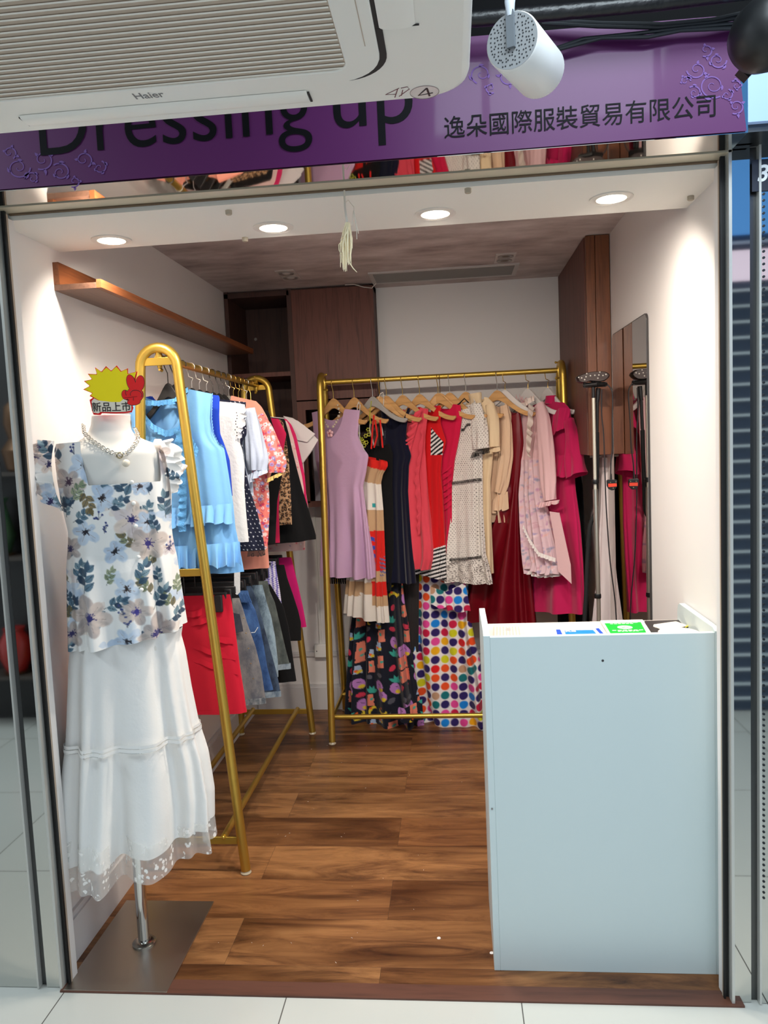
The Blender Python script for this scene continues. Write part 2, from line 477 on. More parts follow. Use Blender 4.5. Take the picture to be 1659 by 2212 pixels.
def floor_mat():
    m, nt, I, N, L = nodes_mat('floor_planks')
    tc = N('TexCoord'); br = N('TexBrick')
    br.offset = .37; br.inputs['Scale'].default_value = 1.; br.inputs['Brick Width'].default_value = 1.21
    br.inputs['Row Height'].default_value = .2137; br.inputs['Mortar Size'].default_value = .0005; br.inputs['Bias'].default_value = 0
    br.inputs['Color1'].default_value = (0, 0, 0, 1); br.inputs['Color2'].default_value = (1, 1, 1, 1); br.inputs['Mortar'].default_value = (.0, .0, .0, 1)
    mb_ = N('Mapping'); mb_.inputs['Location'].default_value = (.25, -.1015, 0); L(tc.outputs['Object'], mb_.inputs[0]); L(mb_.outputs[0], br.inputs[0])
    # shift the grain from plank to plank
    mp = N('Mapping'); mp.inputs['Scale'].default_value = (.95, 6.5, 1)
    cx = N('CombineXYZ'); sx = N('Math'); sx.operation = 'MULTIPLY'; sx.inputs[1].default_value = 37.
    L(br.outputs['Color'], sx.inputs[0]); L(sx.outputs[0], cx.inputs[0]); L(sx.outputs[0], cx.inputs[2])
    L(tc.outputs['Object'], mp.inputs[0])
    va = N('VectorMath'); va.operation = 'ADD'; L(mp.outputs[0], va.inputs[0]); L(cx.outputs[0], va.inputs[1])
    n1 = N('TexNoise'); n1.inputs['Scale'].default_value = 2.2; n1.inputs['Detail'].default_value = 9; n1.inputs['Roughness'].default_value = .70; n1.inputs['Distortion'].default_value = 1.3
    L(va.outputs[0], n1.inputs[0])
    mp2 = N('Mapping'); mp2.inputs['Scale'].default_value = (.42, .26, 1); L(va.outputs[0], mp2.inputs[0])
    n2 = N('TexNoise'); n2.inputs['Scale'].default_value = 3.2; n2.inputs['Detail'].default_value = 3; L(mp2.outputs[0], n2.inputs[0])
    r1 = N('ValToRGB'); ramp(r1, [(.27, (66, 42, 28)), (.40, (124, 84, 52)), (.56, (166, 118, 74)), (.78, (190, 142, 92))]); L(n1.outputs[0], r1.inputs[0])
    r2 = N('ValToRGB'); ramp(r2, [(.34, (146, 128, 116)), (.52, (255, 255, 255))]); L(n2.outputs[0], r2.inputs[0])
    mx = N('Mix'); mx.data_type = 'RGBA'; mx.blend_type = 'MULTIPLY'; mx.inputs[0].default_value = .85
    L(r1.outputs[0], mx.inputs[6]); L(r2.outputs[0], mx.inputs[7])
    r3 = N('ValToRGB'); ramp(r3, [(0, (196, 178, 168)), (1, (255, 255, 255))]); L(br.outputs['Color'], r3.inputs[0])
    m2 = N('Mix'); m2.data_type = 'RGBA'; m2.blend_type = 'MULTIPLY'; m2.inputs[0].default_value = .8
    L(mx.outputs[2], m2.inputs[6]); L(r3.outputs[0], m2.inputs[7])
    m3 = N('Mix'); m3.data_type = 'RGBA'; L(br.outputs['Fac'], m3.inputs[0]); L(m2.outputs[2], m3.inputs[6]); m3.inputs[7].default_value = (.07, .035, .02, 1)
    L(m3.outputs[2], I['Base Color']); I['Roughness'].default_value = .36; I['Specular IOR Level'].default_value = .35
    bp = N('Bump'); bp.inputs['Strength'].default_value = .12; bp.inputs['Distance'].default_value = .002; L(n1.outputs[0], bp.inputs['Height']); L(bp.outputs[0], I['Normal'])
    return m
def tile_mat():
    m, nt, I, N, L = nodes_mat('mall_tiles')
    tc = N('TexCoord'); mp = N('Mapping'); mp.inputs['Location'].default_value = (.492, .617-.04, 0); br = N('TexBrick'); br.offset = 0
    br.inputs['Scale'].default_value = 1.; br.inputs['Brick Width'].default_value = .617; br.inputs['Row Height'].default_value = .617
    br.inputs['Mortar Size'].default_value = .0016; br.inputs['Mortar Smooth'].default_value = 0
    br.inputs['Color1'].default_value = tuple(lin((200, 201, 194)))+(1,); br.inputs['Color2'].default_value = tuple(lin((194, 196, 190)))+(1,)
    br.inputs['Mortar'].default_value = tuple(lin((95, 93, 88)))+(1,)
    L(tc.outputs['Object'], mp.inputs[0]); L(mp.outputs[0], br.inputs[0]); L(br.outputs['Color'], I['Base Color'])
    I['Roughness'].default_value = .18
    return m
def concrete_mat():
    m, nt, I, N, L = nodes_mat('ceiling_concrete')
    tc = N('TexCoord'); mp = N('Mapping'); mp.inputs['Scale'].default_value = (2.2, 5.0, 1)
    n = N('TexNoise'); n.inputs['Scale'].default_value = 1.3; n.inputs['Detail'].default_value = 8; n.inputs['Roughness'].default_value = .62
    L(tc.outputs['Object'], mp.inputs[0]); L(mp.outputs[0], n.inputs[0])
    r = N('ValToRGB'); ramp(r, [(.3, (150, 136, 132)), (.5, (194, 180, 176)), (.72, (226, 215, 211))]); L(n.outputs[0], r.inputs[0]); L(r.outputs[0], I['Base Color'])
    I['Roughness'].default_value = .8
    return m
FLOOR = floor_mat()
struct(MB().box(XL, XR, .034, 2.6, -.06, 0).build('floor', FLOOR, smooth=False))
struct(MB().box(-1.12, .68, -.02, .034, -.05, .003).build('trim_1', wood_mat('threshold_wood', (62, 36, 28), (98, 60, 46), 0, .5), smooth=False))
struct(MB().box(-4.5, 4.5, -4, -.02, -.06, -.002).box(-4.5, -1.12, -.02, .06, -.06, -.002).box(.68, 4.5, -.02, .06, -.06, -.002).build('floor_mall', tile_mat(), smooth=False))
# light grey stains of shoe dust are left out; walls
struct(MB().box(XL-.1, XL, .0505, 2.6, 0, 2.45).build('wall_left', WALL, smooth=False))
struct(MB().box(XR, XR+.1, .0505, 2.6, 0, 2.45).build('wall_right', WALL, smooth=False))
struct(MB().box(-.372, XR, YB, YB+.1, 0, 2.45).box(XL, -.372, YB, YB+.1, 0, 1.134).build('wall_back', WALL, smooth=False))
struct(MB().box(XL, XR, .36, 2.6, CEIL, CEIL+.08).build('ceiling', concrete_mat(), smooth=False))
struct(MB().box(XL, XR, .045, .365, SOF, 2.45).build('ceiling_soffit', mat('soffit_paint', (232, 229, 222), .55), smooth=False))
BASE = mat('skirting_paint', (214, 211, 210), .4)
def skirting(mb, ax, x, s, a, b):
    for z0, z1, t in ((0, .125, .016), (.125, .142, .010), (.30, .318, .012), (.318, .326, .008)):
        if ax == 0: mb.box(min(x, x+s*t), max(x, x+s*t), a, b, z0, z1)
        else: mb.box(a, b, min(x, x+s*t), max(x, x+s*t), z0, z1)
    return mb
struct(skirting(MB(), 0, XL, 1, .06, YB).build('baseboard_left', BASE, smooth=False))
struct(skirting(MB(), 1, YB, -1, XL+.02, XR-.002).build('baseboard_back', BASE, smooth=False))
struct(skirting(MB(), 0, XR, -1, .45, YB-.02).build('baseboard_right', BASE, smooth=False))

# shop front: header with a mirror-bright underside, steel track, black gap
struct(MB().box(-1.35, .655, -.12, -.022, 2.079, 2.30).build('trim_2', mat('mirror_steel_under', (214, 212, 206), .03, 1.), smooth=False))
struct(MB().box(-1.35, .70, -.022, -.012, 2.09, 2.30).build('trim_3', BLACK, smooth=False))
struct(MB().box(-1.35, .66, -.012, .036, 2.0775, 2.16).build('trim_4', mat('track_cream', (200, 190, 168), .4, .15), smooth=False))
struct(MB().box(-1.11, .65, .036, .046, 2.0735, 2.16).build('trim_5', mat('rusty_edge', (112, 92, 72), .8), smooth=False))
struct(MB().box(-2.6, 2.6, -.10, .0, 2.30, 3.2).build('wall_fascia', mat('fascia_black', (6, 6, 8), .7, spec=.1), smooth=False))
struct(MB().box(.655, 1.6, -.09, .0, 2.09, 2.13).build('trim_6', STEELD, smooth=False))
struct(MB().box(.655, 1.6, -.06, .0, 2.13, 2.30).build('wall_fascia_side', mat('fascia_grey', (40, 44, 50), .5), smooth=False))
struct(MB().box(-3., 3., -2.4, -.1, 3.05, 3.1).build('ceiling_mall', mat('mall_ceiling', (40, 40, 42), .8), smooth=False))

# jambs: black gap, bright edge, mirror strip, seam, mirror panel
def jamb(sgn, xo, n):
    X = lambda a, b: (min(xo+sgn*a, xo+sgn*b), max(xo+sgn*a, xo+sgn*b))
    mb = MB()
    for a, b, y0, y1, mi in ((0., .010, .012, .0195, 0), (.010, .017, -.012, .05, 4), (.017, .060, -.002, .05, 2), (.060, .078, .008, .05, 3), (.078, .083, -.010, .05, 4), (.083, 1.6, -.004, .05, 2)):
        x0, x1 = X(a, b); mb.box(x0, x1, y0, y1, 0.0, 2.09, mi)
    o = mb.build('wall_front_%s' % ('left' if sgn < 0 else 'right'), [BLACK, STEEL2, MIRR, STEELD, mat('edge_steel', (205, 204, 198), .35, .35)], smooth=False)
    struct(o)
    x0, x1 = X(-.004, .0)
    xw = XL if sgn < 0 else XR
    struct(MB().box(min(xw, xo-sgn*.002), max(xw, xo-sgn*.002), .020, .0505, 0.0, SOF).build('wall_return_%s' % ('left' if sgn < 0 else 'right'), WALL, smooth=False))
    struct(MB().box(x0, x1, .004, .012, 0.0, 2.07, 0).box(x0, x1, .012, .020, 0.0, 2.07, 1).build('trim_%d' % n, [BLACK, mat('jamb_beige', (176, 160, 142), .5)], smooth=False))
MIRR = mat('mirror_steel', (212, 212, 208), .035, 1.)
jamb(-1, -1.107, 7)
jamb(1, .642, 8)
# punched slots down the side panel
mb = MB()
for i in range(125):
    z = .28+i*.0143; x = at(1650, 1100, 1, -.005)[0]+.0003*(z-1)
    mb.lathe([(.0031, 0), (.0031, .0015), (.0018, .0016)], (x, -.0042, z), 8, (0, -1, 0))
struct(mb.build('trim_9', mat('slot_dark', (22, 26, 34), .5)))
p = at(1624, 346, 1, -.006); q = at(1659, 412, 1, -.006)
t = thing('number_plate', 'dark navy plate with a white number at the top of the steel front', 'sign', (p[0], -.006, q[2]))
MB().box(p[0], p[0]+.12, -.0075, -.0045, q[2], p[2]).build('plate', mat('plate_navy', (24, 30, 48), .4), t, smooth=False)
text_obj('number', '30', .052, (p[0]+.012, -.0076, q[2]+.022), (1, 0, 0), (0, 0, 1), mat('plate_white', (235, 240, 245), .5), t, bold=.02, shear=.2)

# what stands across the corridor and shows in the steel: shutter front, lit blue band, dark showcase
SH = mat('shutter_slate', (60, 76, 100), .6); SHL = mat('shutter_edge', (206, 218, 224), .5)
mb = MB()
mb.box(1.05, 4.5, -2.3, -2.1, 0, 3.05, 0)
for i in range(34):
    mb.box(1.05, 4.5, -2.1, -2.085, .06+i*.076, .073+i*.076, 1)
struct(mb.build('wall_opposite', [SH, SHL], smooth=False))
t = thing('light_box', 'blue backlit shop sign across the corridor, seen in the steel front', 'sign', (1.3, -2.08, 2.0))
MB().box(1.06, 4.49, -2.083, -2.05, 2.38, 3.0).build('panel', mat('blue_lightbox', (84, 146, 214), .4, emit=.7), t, smooth=False)
MB().box(1.06, 4.49, -2.083, -2.045, 2.16, 2.30).build('lower_band', mat('pink_lightbox', (222, 205, 222), .4, emit=.8), t, smooth=False)
struct(MB().box(-4.5, -1.05, -2.3, -2.12, 0, 3.05).build('wall_opposite_left', mat('showcase_dark', (20, 19, 20), .5), smooth=False))
gl = mat('gold_idol', (200, 150, 40), .3, .8); rd = mat('red_lacquer', (150, 30, 25), .35); gn = mat('green_glaze', (50, 90, 60), .35); br_ = mat('bronze', (92, 66, 44), .4, .6)
for i, (x, z, kind, lab) in enumerate([(-2.18, .30, 0, 'small gold figure on the lowest shelf of the showcase across the corridor'), (-2.42, .30, 1, 'red lacquer jar on the lowest showcase shelf across the corridor'),
     (-2.2, .95, 1, 'red lacquer jar on the middle showcase shelf across the corridor'), (-2.44, .95, 2, 'green glazed vase on the middle showcase shelf across the corridor'), (-2.3, 1.4, 3, 'bronze bust on the top showcase shelf across the corridor'),
     (-2.12, 1.4, 0, 'gold figure beside the bronze bust on the top showcase shelf')]):
    t = thing(('gold_figure', 'lacquer_jar', 'glazed_vase', 'bronze_bust')[kind], lab, ('figurine', 'jar', 'vase', 'figurine')[kind], (x, -2.03, z))
    pr = [[(.05, 0), (.06, .03), (.035, .06), (.05, .12), (.03, .2), (.035, .25), (.01, .31)], [(.05, 0), (.08, .08), (.08, .16), (.05, .22), (.055, .24)], [(.04, 0), (.07, .1), (.045, .2), (.03, .27), (.05, .3)], [(.07, 0), (.09, .1), (.05, .16), (.07, .24), (.06, .33), (.01, .38)]][kind]
    MB().lathe(pr, (x, -2.03, z), 20).build('body', [gl, rd, gn, br_][kind], t)
    MB().lathe([(.06, -.012), (.065, 0)], (x, -2.03, z), 20).build('stand', br_, t)
for z in (.286, .936, 1.386):
    struct(MB().box(-4.0, -1.05, -2.12, -1.96, z-.02, z).build('trim_10', mat('showcase_shelf', (60, 52, 46), .5), smooth=False))

# ================================================================== ceiling fittings
RING = mat('downlight_ring', (225, 220, 212), .4)
GLOW = mat('downlight_glow', (255, 236, 208), .5, emit=9.)
t0 = None
for (x, y), lab in zip(DOWNS, ('lit round downlight above the mannequin, first from the shelf wall', 'lit round downlight between the mannequin and the hanging tassel', 'lit round downlight just past the hanging tassel', 'lit round downlight above the white counter')):
    if t0 is None:
        t0 = thing('downlight', lab, 'ceiling light', (x, y, SOF), 'downlights in the soffit')
        MB().lathe([(.056, 0), (.056, -.003), (.047, -(.0007)), (.039, -.004), (.0375, -.001)], (x, y, SOF), 40, cap=False).build('trim_ring', RING, t0)
        MB().lathe([(.0378, -.0035), (.02, -.0042), (.001, -.0045)], (x, y, SOF), 40).build('diffuser', GLOW, t0)
    else:
        c = copy_tree(t0, (x, y, SOF)); c['label'] = lab
FELT = mat('felt_pad', (176, 164, 146), .8)
for (px, py), lab in zip(((494, 458), (1011, 411), (1492, 427), (528, 515)), ('small beige pad near the front edge between the first two downlights', 'small beige pad between the third downlight and the one above the counter',
        'small beige pad in the soffit corner by the mirror wall', 'small beige pad at the inner soffit edge behind the second downlight')):
    p = at(px, py, 2, SOF-.004)
    if py == 515: p[1] = .35
    p[0] = min(p[0], XR-.012)
    tag(MB().lathe([(.0085, .004), (.0085, -.005), (.007, -.007)], (p[0], p[1], SOF-.004), 16).build('ceiling_pad', FELT), lab, 'pad', 'pads on the soffit')
FR = mat('spot_frame', (200, 190, 184), .5); LENS = mat('spot_lens', (150, 140, 134), .3)
def gimbal(x, y, w, h, lab, dark):
    t = thing('ceiling_spotlight', lab, 'ceiling light', (x, y, CEIL))
    MB().box(x-w, x+w, y-h, y+h, CEIL-.005, CEIL).build('frame', FR, t, bevel=.001)
    for dy in (-h*.48, h*.48):
        l = MB().lathe([(.036, -.0051), (.034, -.009), (.022, -.006), (.001, -.0052)], (x, y+dy, CEIL), 24).build('lamp', LENS, t)
        MB().lathe([(.02, -.0062), (.012, -.0105), (.001, -.011)], (x, y+dy, CEIL), 20).build('reflector', mat('spot_inner', (205, 198, 192), .3) if not dark else mat('spot_dark', (120, 104, 92), .3), l)
gimbal(-.741, 1.757, .044, .10, 'unlit square twin spotlight in the grey ceiling near the cabinet', False)
gimbal(.266, 1.70, .045, .085, 'unlit twin spotlight in the grey ceiling in front of the vent', True)
t = thing('ceiling_vent', 'long slatted air vent in the grey ceiling above the back clothes rail', 'vent', (-.015, 1.95, CEIL))
VX0, VX1, VY0, VY1 = -.372, .342, 1.825, 2.075
MB().box(VX0, VX1, VY0, VY0+.018, CEIL-.007, CEIL).box(VX0, VX1, VY1-.018, VY1, CEIL-.007, CEIL).box(VX0, VX0+.02, VY0+.018, VY1-.018, CEIL-.0068, CEIL).box(VX1-.02, VX1, VY0+.018, VY1-.018, CEIL-.0068, CEIL).build('frame', mat('vent_white', (196, 190, 186), .5), t, smooth=False)
MB().box(VX0+.02, VX1-.02, VY0+.018, VY1-.018, CEIL-.001, CEIL).build('backing', mat('vent_back', (96, 92, 88), .8), t, smooth=False)
mb = MB()
for i in range(26):
    mb.obox((-.015, VY0+.024+i*.0082, CEIL-.0035), [(1, 0, 0), (0, .8, .6), (0, -.6, .8)], (.337, .0032, .0006))
mb.build('slat_grille', mat('vent_slat', (158, 153, 147), .6), t, smooth=False)

# ================================================================== joinery
WOODY = wood_mat('walnut_shelf', (78, 42, 25), (136, 80, 46), 1, .4)
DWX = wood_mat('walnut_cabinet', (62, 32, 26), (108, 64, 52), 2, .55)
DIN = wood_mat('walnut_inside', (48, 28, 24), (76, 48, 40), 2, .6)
RWD = wood_mat('walnut_wardrobe', (72, 38, 25), (124, 74, 46), 2, .38)
xs = at(220, 618, 1, .32)[0]
t = thing('wall_shelf', 'long walnut ledge shelf high on the white wall above the mannequin', 'shelf', (XL, 1.2, 1.94))
MB().box(XL, XL+.018, .318, 2.05, 1.957, 2.022).build('back_board', WOODY, t, smooth=False, bevel=.001)
MB().box(XL, xs-.016, .318, 2.05, 1.940, 1.957).build('shelf_board', wood_mat('walnut_shelf_under', (76, 52, 42), (118, 86, 70), 1, .35), t, smooth=False, bevel=.001)
MB().box(xs-.016, xs, .318, 2.05, 1.940, 1.965).build('front_lip', WOODY, t, smooth=False, bevel=.001)

CX0, CX1, CXM, CY0, CY1 = XL+.003, -.374, -.808, 2.06, 2.42
t = thing('wall_cabinet', 'dark walnut wall cabinet with open shelves and one closed door', 'cabinet', (-.76, 2.1, 1.134))
m = MB()
m.box(CX0, CX0+.02, CY0, CY1, 1.134, CEIL-.002).box(CX1-.018, CX1, CY0+.02, CY1, 1.134, CEIL-.002).box(CX0, CX1, CY1-.015, CY1, 1.134, CEIL-.002)
m.box(CX0, CX1, CY0+.02, CY1, CEIL-.03, CEIL-.002).box(CX0, CX1, CY0+.015, CY1, 1.134, 1.156).box(CXM-.012, CXM+.012, CY0, CY1, 1.134, CEIL-.002)
m.box(CX0, CXM, CY0, CY1, CEIL-.035, CEIL-.012)
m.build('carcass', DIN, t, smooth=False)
MB().box(CX0+.02, CXM-.012, CY0+.004, CY1-.016, 1.820, 1.842).build('shelf_board', DWX, t, smooth=False)
MB().box(CX0+.02, CXM-.012, CY0+.004, CY1-.016, 1.48, 1.50).build('shelf_board', DWX, t, smooth=False)
MB().box(CXM+.012, CX1, CY0, CY0+.02, 1.690, CEIL-.012).build('door', DWX, t, smooth=False, bevel=.0015)
m = MB(); m.box(CXM+.012, CX1, CY0+.004, CY0+.022, 1.640, 1.684).box(CXM+.012, CXM+.055, CY0+.004, CY0+.022, 1.156, 1.64).box(CX1-.045, CX1, CY0+.004, CY0+.022, 1.156, 1.64).box(CXM+.012, CX1, CY0+.004, CY0+.022, 1.134, 1.165)
m.build('lower_frame', DWX, t, smooth=False)
for px, py in ((527, 720), (615, 714)):
    p = at(px, py, 1, CY0+.10)
    MB().lathe([(.009, 0), (.008, -.004), (.003, -.0045)], (p[0], CY1-.016, p[2]), 16, (0, 1, 0)).build('screw_cap', mat('screw_cap', (150, 140, 134), .4), t)
# ring files on the lower shelf
fm = [mat('file_a', (196, 190, 200), .6), mat('file_b', (176, 170, 184), .6), mat('file_c', (208, 204, 206), .6)]
for i, (lab, hh) in enumerate((('grey upright file box next to the cabinet post, behind the lilac dress', .30), ('lilac grey upright file box, second on the lower cabinet shelf', .32), ('pale upright file box, third on the lower cabinet shelf', .28), ('dim lilac file box, last in the row on the lower cabinet shelf', .31))):
    x = -.735+i*.052
    tag(MB().box(x, x+.046, CY0+.05, CY0+.3, 1.1565, 1.1565+hh).build('file_box', fm[i % 3], smooth=False, bevel=.003), lab, 'file box', 'file boxes in the wall cabinet')
# loose cable on the cabinet top
p = [at(x, y, 1, CY0-.02) for x, y in ((745, 614), (765, 614), (785, 620), (803, 622), (812, 612))]
p = [np.array((q[0], CY0-.018, min(q[2], CEIL-.006))) for q in p]
tag(MB().tube(p, .0025, 8).build('loose_cable', mat('cable_white', (205, 198, 190), .5)), 'thin white cable drooping from the ceiling over the cabinet top', 'cable')

t = thing('wardrobe', 'reddish walnut wall unit at the end of the back clothes rail', 'wardrobe', (.61, 1.8, 1.362))
MB().box(.580, XR-.004, 1.42, YB-.002, 1.362, CEIL-.002).build('carcass', RWD, t, smooth=False)
MB().box(.572, .608, 1.398, 1.42, 1.360, CEIL-.002).build('front_stile', RWD, t, smooth=False, bevel=.002)
MB().box(.610, XR-.003, 1.400, 1.42, 1.362, CEIL-.002).build('front_panel', RWD, t, smooth=False, bevel=.002)
MB().box(.568, .580, 1.43, 2.19, 1.362, CEIL-.004).build('side_panel', DWX, t, smooth=False)

# wall socket with its surface conduit
p = at(693, 1405, 1, YB-.02)
t = thing('wall_socket', 'white surface socket box low on the back wall between the racks', 'socket', (p[0], YB, p[2]))
MB().box(p[0]-.033, p[0]+.033, YB-.035, YB, p[2]-.036, p[2]+.036).build('box', WHITE, t, bevel=.003)
MB().box(p[0]-.006, p[0]+.006, YB-.012, YB, p[2]+.036, 1.13).build('conduit', WHITE, t, smooth=False)
MB().lathe([(.003, 0), (.003, .001)], (p[0]-.02, YB-.0352, p[2]), 10, (0, -1, 0)).build('screw', BLACK, t)

# mirror on the side wall
t = thing('wall_mirror', 'tall frameless mirror with rounded corners beside the garment steamer', 'mirror', (XR, 1.0, .35))
def rrect(x0, x1, y0, y1, r, n=6):
    P = []
    for cx, cy, a in ((x1-r, y1-r, 0), (x0+r, y1-r, 90), (x0+r, y0+r, 180), (x1-r, y0+r, 270)):
        P += [(cx+r*math.cos(R(a+90*i/n)), cy+r*math.sin(R(a+90*i/n))) for i in range(n+1)]
    return P
MY0, MY1 = at(1400, 1000, 0, XR-.008)[1], at(1326, 1000, 0, XR-.008)[1]
MZ = at(1360, 698, 0, XR-.008)[2]
MB().prism(rrect(-MY1, -MY0, .33, MZ, .025), (XR-.001, 0, 0), (0, -1, 0), (0, 0, 1), .006).build('backing', mat('mirror_edge', (52, 48, 48), .4), t, smooth=False)
MB().prism(rrect(-MY1+.003, -MY0-.003, .333, MZ-.003, .022), (XR-.0065, 0, 0), (0, -1, 0), (0, 0, 1), .0012).build('glass', mat('mirror_glass', (214, 208, 204), .015, 1.), t, smooth=False)

# ================================================================== air conditioner hanging in front of the sign
AC = mat('ac_white', (243, 240, 233), .42); AC2 = mat('ac_grille', (246, 241, 230), .45); ACD = mat('ac_recess', (190, 172, 156), .7)
AX0, AX1, AY0, AY1, AZ = -.925, .046, -1.57, -.598, 2.0
t = thing('ceiling_air_conditioner', 'white ceiling cassette air conditioner hanging in front of the purple sign', 'air conditioner', (-.44, -1.08, 2.0))
MB().prism(rrect(AX0, AX1, -AY1, -AY0, .075, 10), (0, 0, AZ+.045), (1, 0, 0), (0, -1, 0), .045).build('panel', AC, t, bevel=.012)
MB().box(AX0+.06, AX1-.06, AY0+.06, AY1-.06, AZ+.05, 3.04).build('body', mat('ac_body', (150, 150, 150), .5), t, smooth=False)
PX0, PX1, PY0, PY1 = -.797, -.083, -1.452, -.694
ra = .07
MB().prism(rrect(PX0-.006, PX1+.010, -PY1-.004, -PY0+.004, ra, 10), (0, 0, AZ-.0005), (1, 0, 0), (0, -1, 0), .001).build('shadow_gap', mat('ac_gap', (40, 38, 38), .7), t, smooth=False)
# the face board with the air inlet cut out of it: four margins round the grille
GX0, GX1, GY0, GY1 = -.746, -.134, -1.42, -.730
m = MB()
outer = rrect(PX0, PX1, PY0, PY1, ra, 8); inner = rrect(GX0, GX1, GY0, GY1, .02, 8)
n = len(outer); zt, zb = AZ-.0012, AZ-.005
vs = [(x, y, zb) for x, y in outer]+[(x, y, zb) for x, y in inner]+[(x, y, zt) for x, y in outer]+[(x, y, zt) for x, y in inner]
fs = []
for i in range(n):
    j = (i+1) % n
    fs += [(i, n+i, n+j, j), (i, j, 2*n+j, 2*n+i), (n+i, 3*n+i, 3*n+j, n+j)]
m.add(vs, fs)
m.build('grille_frame', AC, t, bevel=.002)
MB().box(GX0-.005, GX1+.005, GY0-.005, GY1+.005, AZ-.0022, AZ-.0016).build('inlet_recess', ACD, t, smooth=False)
m = MB(); k = 52
for i in range(k):
    y = GY1-.006-i*(GY1-GY0-.01)/k
    m.obox(((GX0+GX1)/2, y, AZ-.0032), [(1, 0, 0), (0, .85, .52), (0, -.52, .85)], ((GX1-GX0)/2-.001, .0022, .0010))
m.build('slat_grille', AC2, t, smooth=False)
MB().box(PX1+.028-.045-.0006, PX1+.028-.045+.0006, -1.30, -.795, AZ-.0056, AZ-.005).build('panel_seam', ACD, t, smooth=False)
FL = mat('ac_flap', (246, 243, 236), .38)
def flap(cx, cy, lx, ly, rz):
    c, s = math.cos(rz), math.sin(rz)
    vs, fs = [], []
    for i in range(9):
        f = i/8-.5
        for e in (-1, 1):
            x, y = e*lx/2, f*ly
            vs.append((cx+x*c-y*s, cy+x*s+y*c, AZ-.0006-.0045*(1-(2*f)**2)**.5))
    for i in range(8): fs.append((2*i, 2*i+1, 2*i+3, 2*i+2))
    fs += [tuple(2*i for i in range(9)), tuple(2*i+1 for i in range(8, -1, -1))]
    b = MB().add(vs, fs); return b
flap(-.44, -.650, .468, .040, 0).build('flap', FL, t)
flap(-.054, -1.08, .50, .05, R(90)).build('flap', FL, t)
flap(-.826, -1.08, .50, .05, R(90)).build('flap', FL, t)
flap(-.44, -1.515, .468, .04, 0).build('flap', FL, t)
m = MB()
for sx in (-.676, -.204):
    m.obox((sx, -.648, AZ-.0008), [(1, 0, 0), (0, 1, 0), (0, 0, 1)], (.0015, .016, .0012))
m.box(-.0825, -.0785, -1.33, -.829, AZ-.0022, AZ-.0008); m.box(-.082, -.024, -.8305, -.8285, AZ-.0022, AZ-.0008)
m.build('flap_slot', mat('ac_gap', (40, 38, 38), .7), t, smooth=False)
p0, p1 = at(295, 214, 2, AZ-.005), at(356, 206, 2, AZ-.005)
text_obj('brand_lettering', 'Haier', abs(p1[0]-p0[0]), (p0[0], min(p0[1], PY1-.002), AZ-.0053), (1, 0, 0), (0, -1., -.0), mat('ac_grey_print', (120, 120, 120), .5), t, th=0, bold=.015, spacey=1.3)
INK = mat('red_marker', (120, 62, 70), .6)
def ink(name, strokes, wd, m, parent, z=AZ):
    b = MB()
    for st in strokes:
        P = [at(x, y, 2, z) for x, y in st]
        b.tube([(q[0], q[1], z-.0004) for q in P], wd, 6, ry=.0004)
    return b.build(name, m, parent)
ink('handwriting', [[(862, 190), (833, 204), (856, 203)], [(859, 192), (853, 210)], [(870, 194), (867, 206)], [(866, 190), (880, 187), (884, 192), (862, 208)]], .0007, INK, t)
st = MB(); e = []
for i in range(28):
    a = 2*math.pi*i/28; q = at(917+32*math.cos(a)+4*math.sin(a), 199+14*math.sin(a)-4*math.cos(a), 2, AZ); e.append((q[0], -q[1]))
st.prism(e, (0, 0, AZ), (1, 0, 0), (0, -1, 0), .0004).build('round_sticker', mat('sticker_pale', (228, 214, 210), .5), t, smooth=False)
ink('sticker_ring', [[(917+31*math.cos(a)+4*math.sin(a), 199+13.5*math.sin(a)-4*math.cos(a)) for a in [2*math.pi*i/28 for i in range(29)]]], .0004, mat('sticker_line', (150, 130, 130), .5), t, AZ-.0004)
ink('sticker_numeral', [[(922, 190), (904, 206), (935, 200)], [(922, 190), (928, 207)]], .0016, mat('sticker_ink', (48, 30, 36), .5), t, AZ-.0004)

# ================================================================== purple sign
BY = -.124
def bp(px, py, d=0.): return at(px, py, 1, BY-d)
BAN = mat('banner_print', (84, 52, 112), .22, coat=.3, spec=.4)
m_, nt, I, N, L = nodes_mat('banner_purple')
tc = N('TexCoord'); sx = N('SeparateXYZ'); L(tc.outputs['Object'], sx.inputs[0])
rp = N('ValToRGB'); ramp(rp, [(.0, (92, 36, 92)), (.09, (58, 38, 94)), (.35, (46, 36, 86)), (1., (62, 47, 112))])
mr = N('MapRange'); mr.inputs[1].default_value = 2.08; mr.inputs[2].default_value = 2.33
L(sx.outputs[2], mr.inputs[0]); L(mr.outputs[0], rp.inputs[0]); L(rp.outputs[0], I['Base Color'])
I['Roughness'].default_value = .45; I['Specular IOR Level'].default_value = .3; I['Coat Weight'].default_value = .08; I['Coat Roughness'].default_value = .06
t = thing('shop_sign', 'purple printed shop banner with black lettering and pale scrollwork', 'sign', (-.2, BY, 2.08))
zl = bp(0, 405)[2]; zr = bp(1613, 272)[2]
xr0, xr1 = bp(1613, 272)[0], bp(1563, 78)[0]
nU, nV = 80, 16
V = np.zeros((nV, nU, 3))
for i in range(nV):
    g = i/(nV-1)
    for j in range(nU):
        f = j/(nU-1)
        x = -1.30+(xr0+(xr1-xr0)*g*.6+1.30)*f
        V[i, j] = (x, BY-.0006*math.sin(f*9+g*2)*g-.0005*math.sin(f*23)*(1-g), 2.0815+g*(2.322-2.0815)+.006*math.sin(f*3+.5)*g)
sheet('banner', V[::-1], m_, t)
BK = mat('banner_ink', (8, 7, 12), .6, spec=.15)
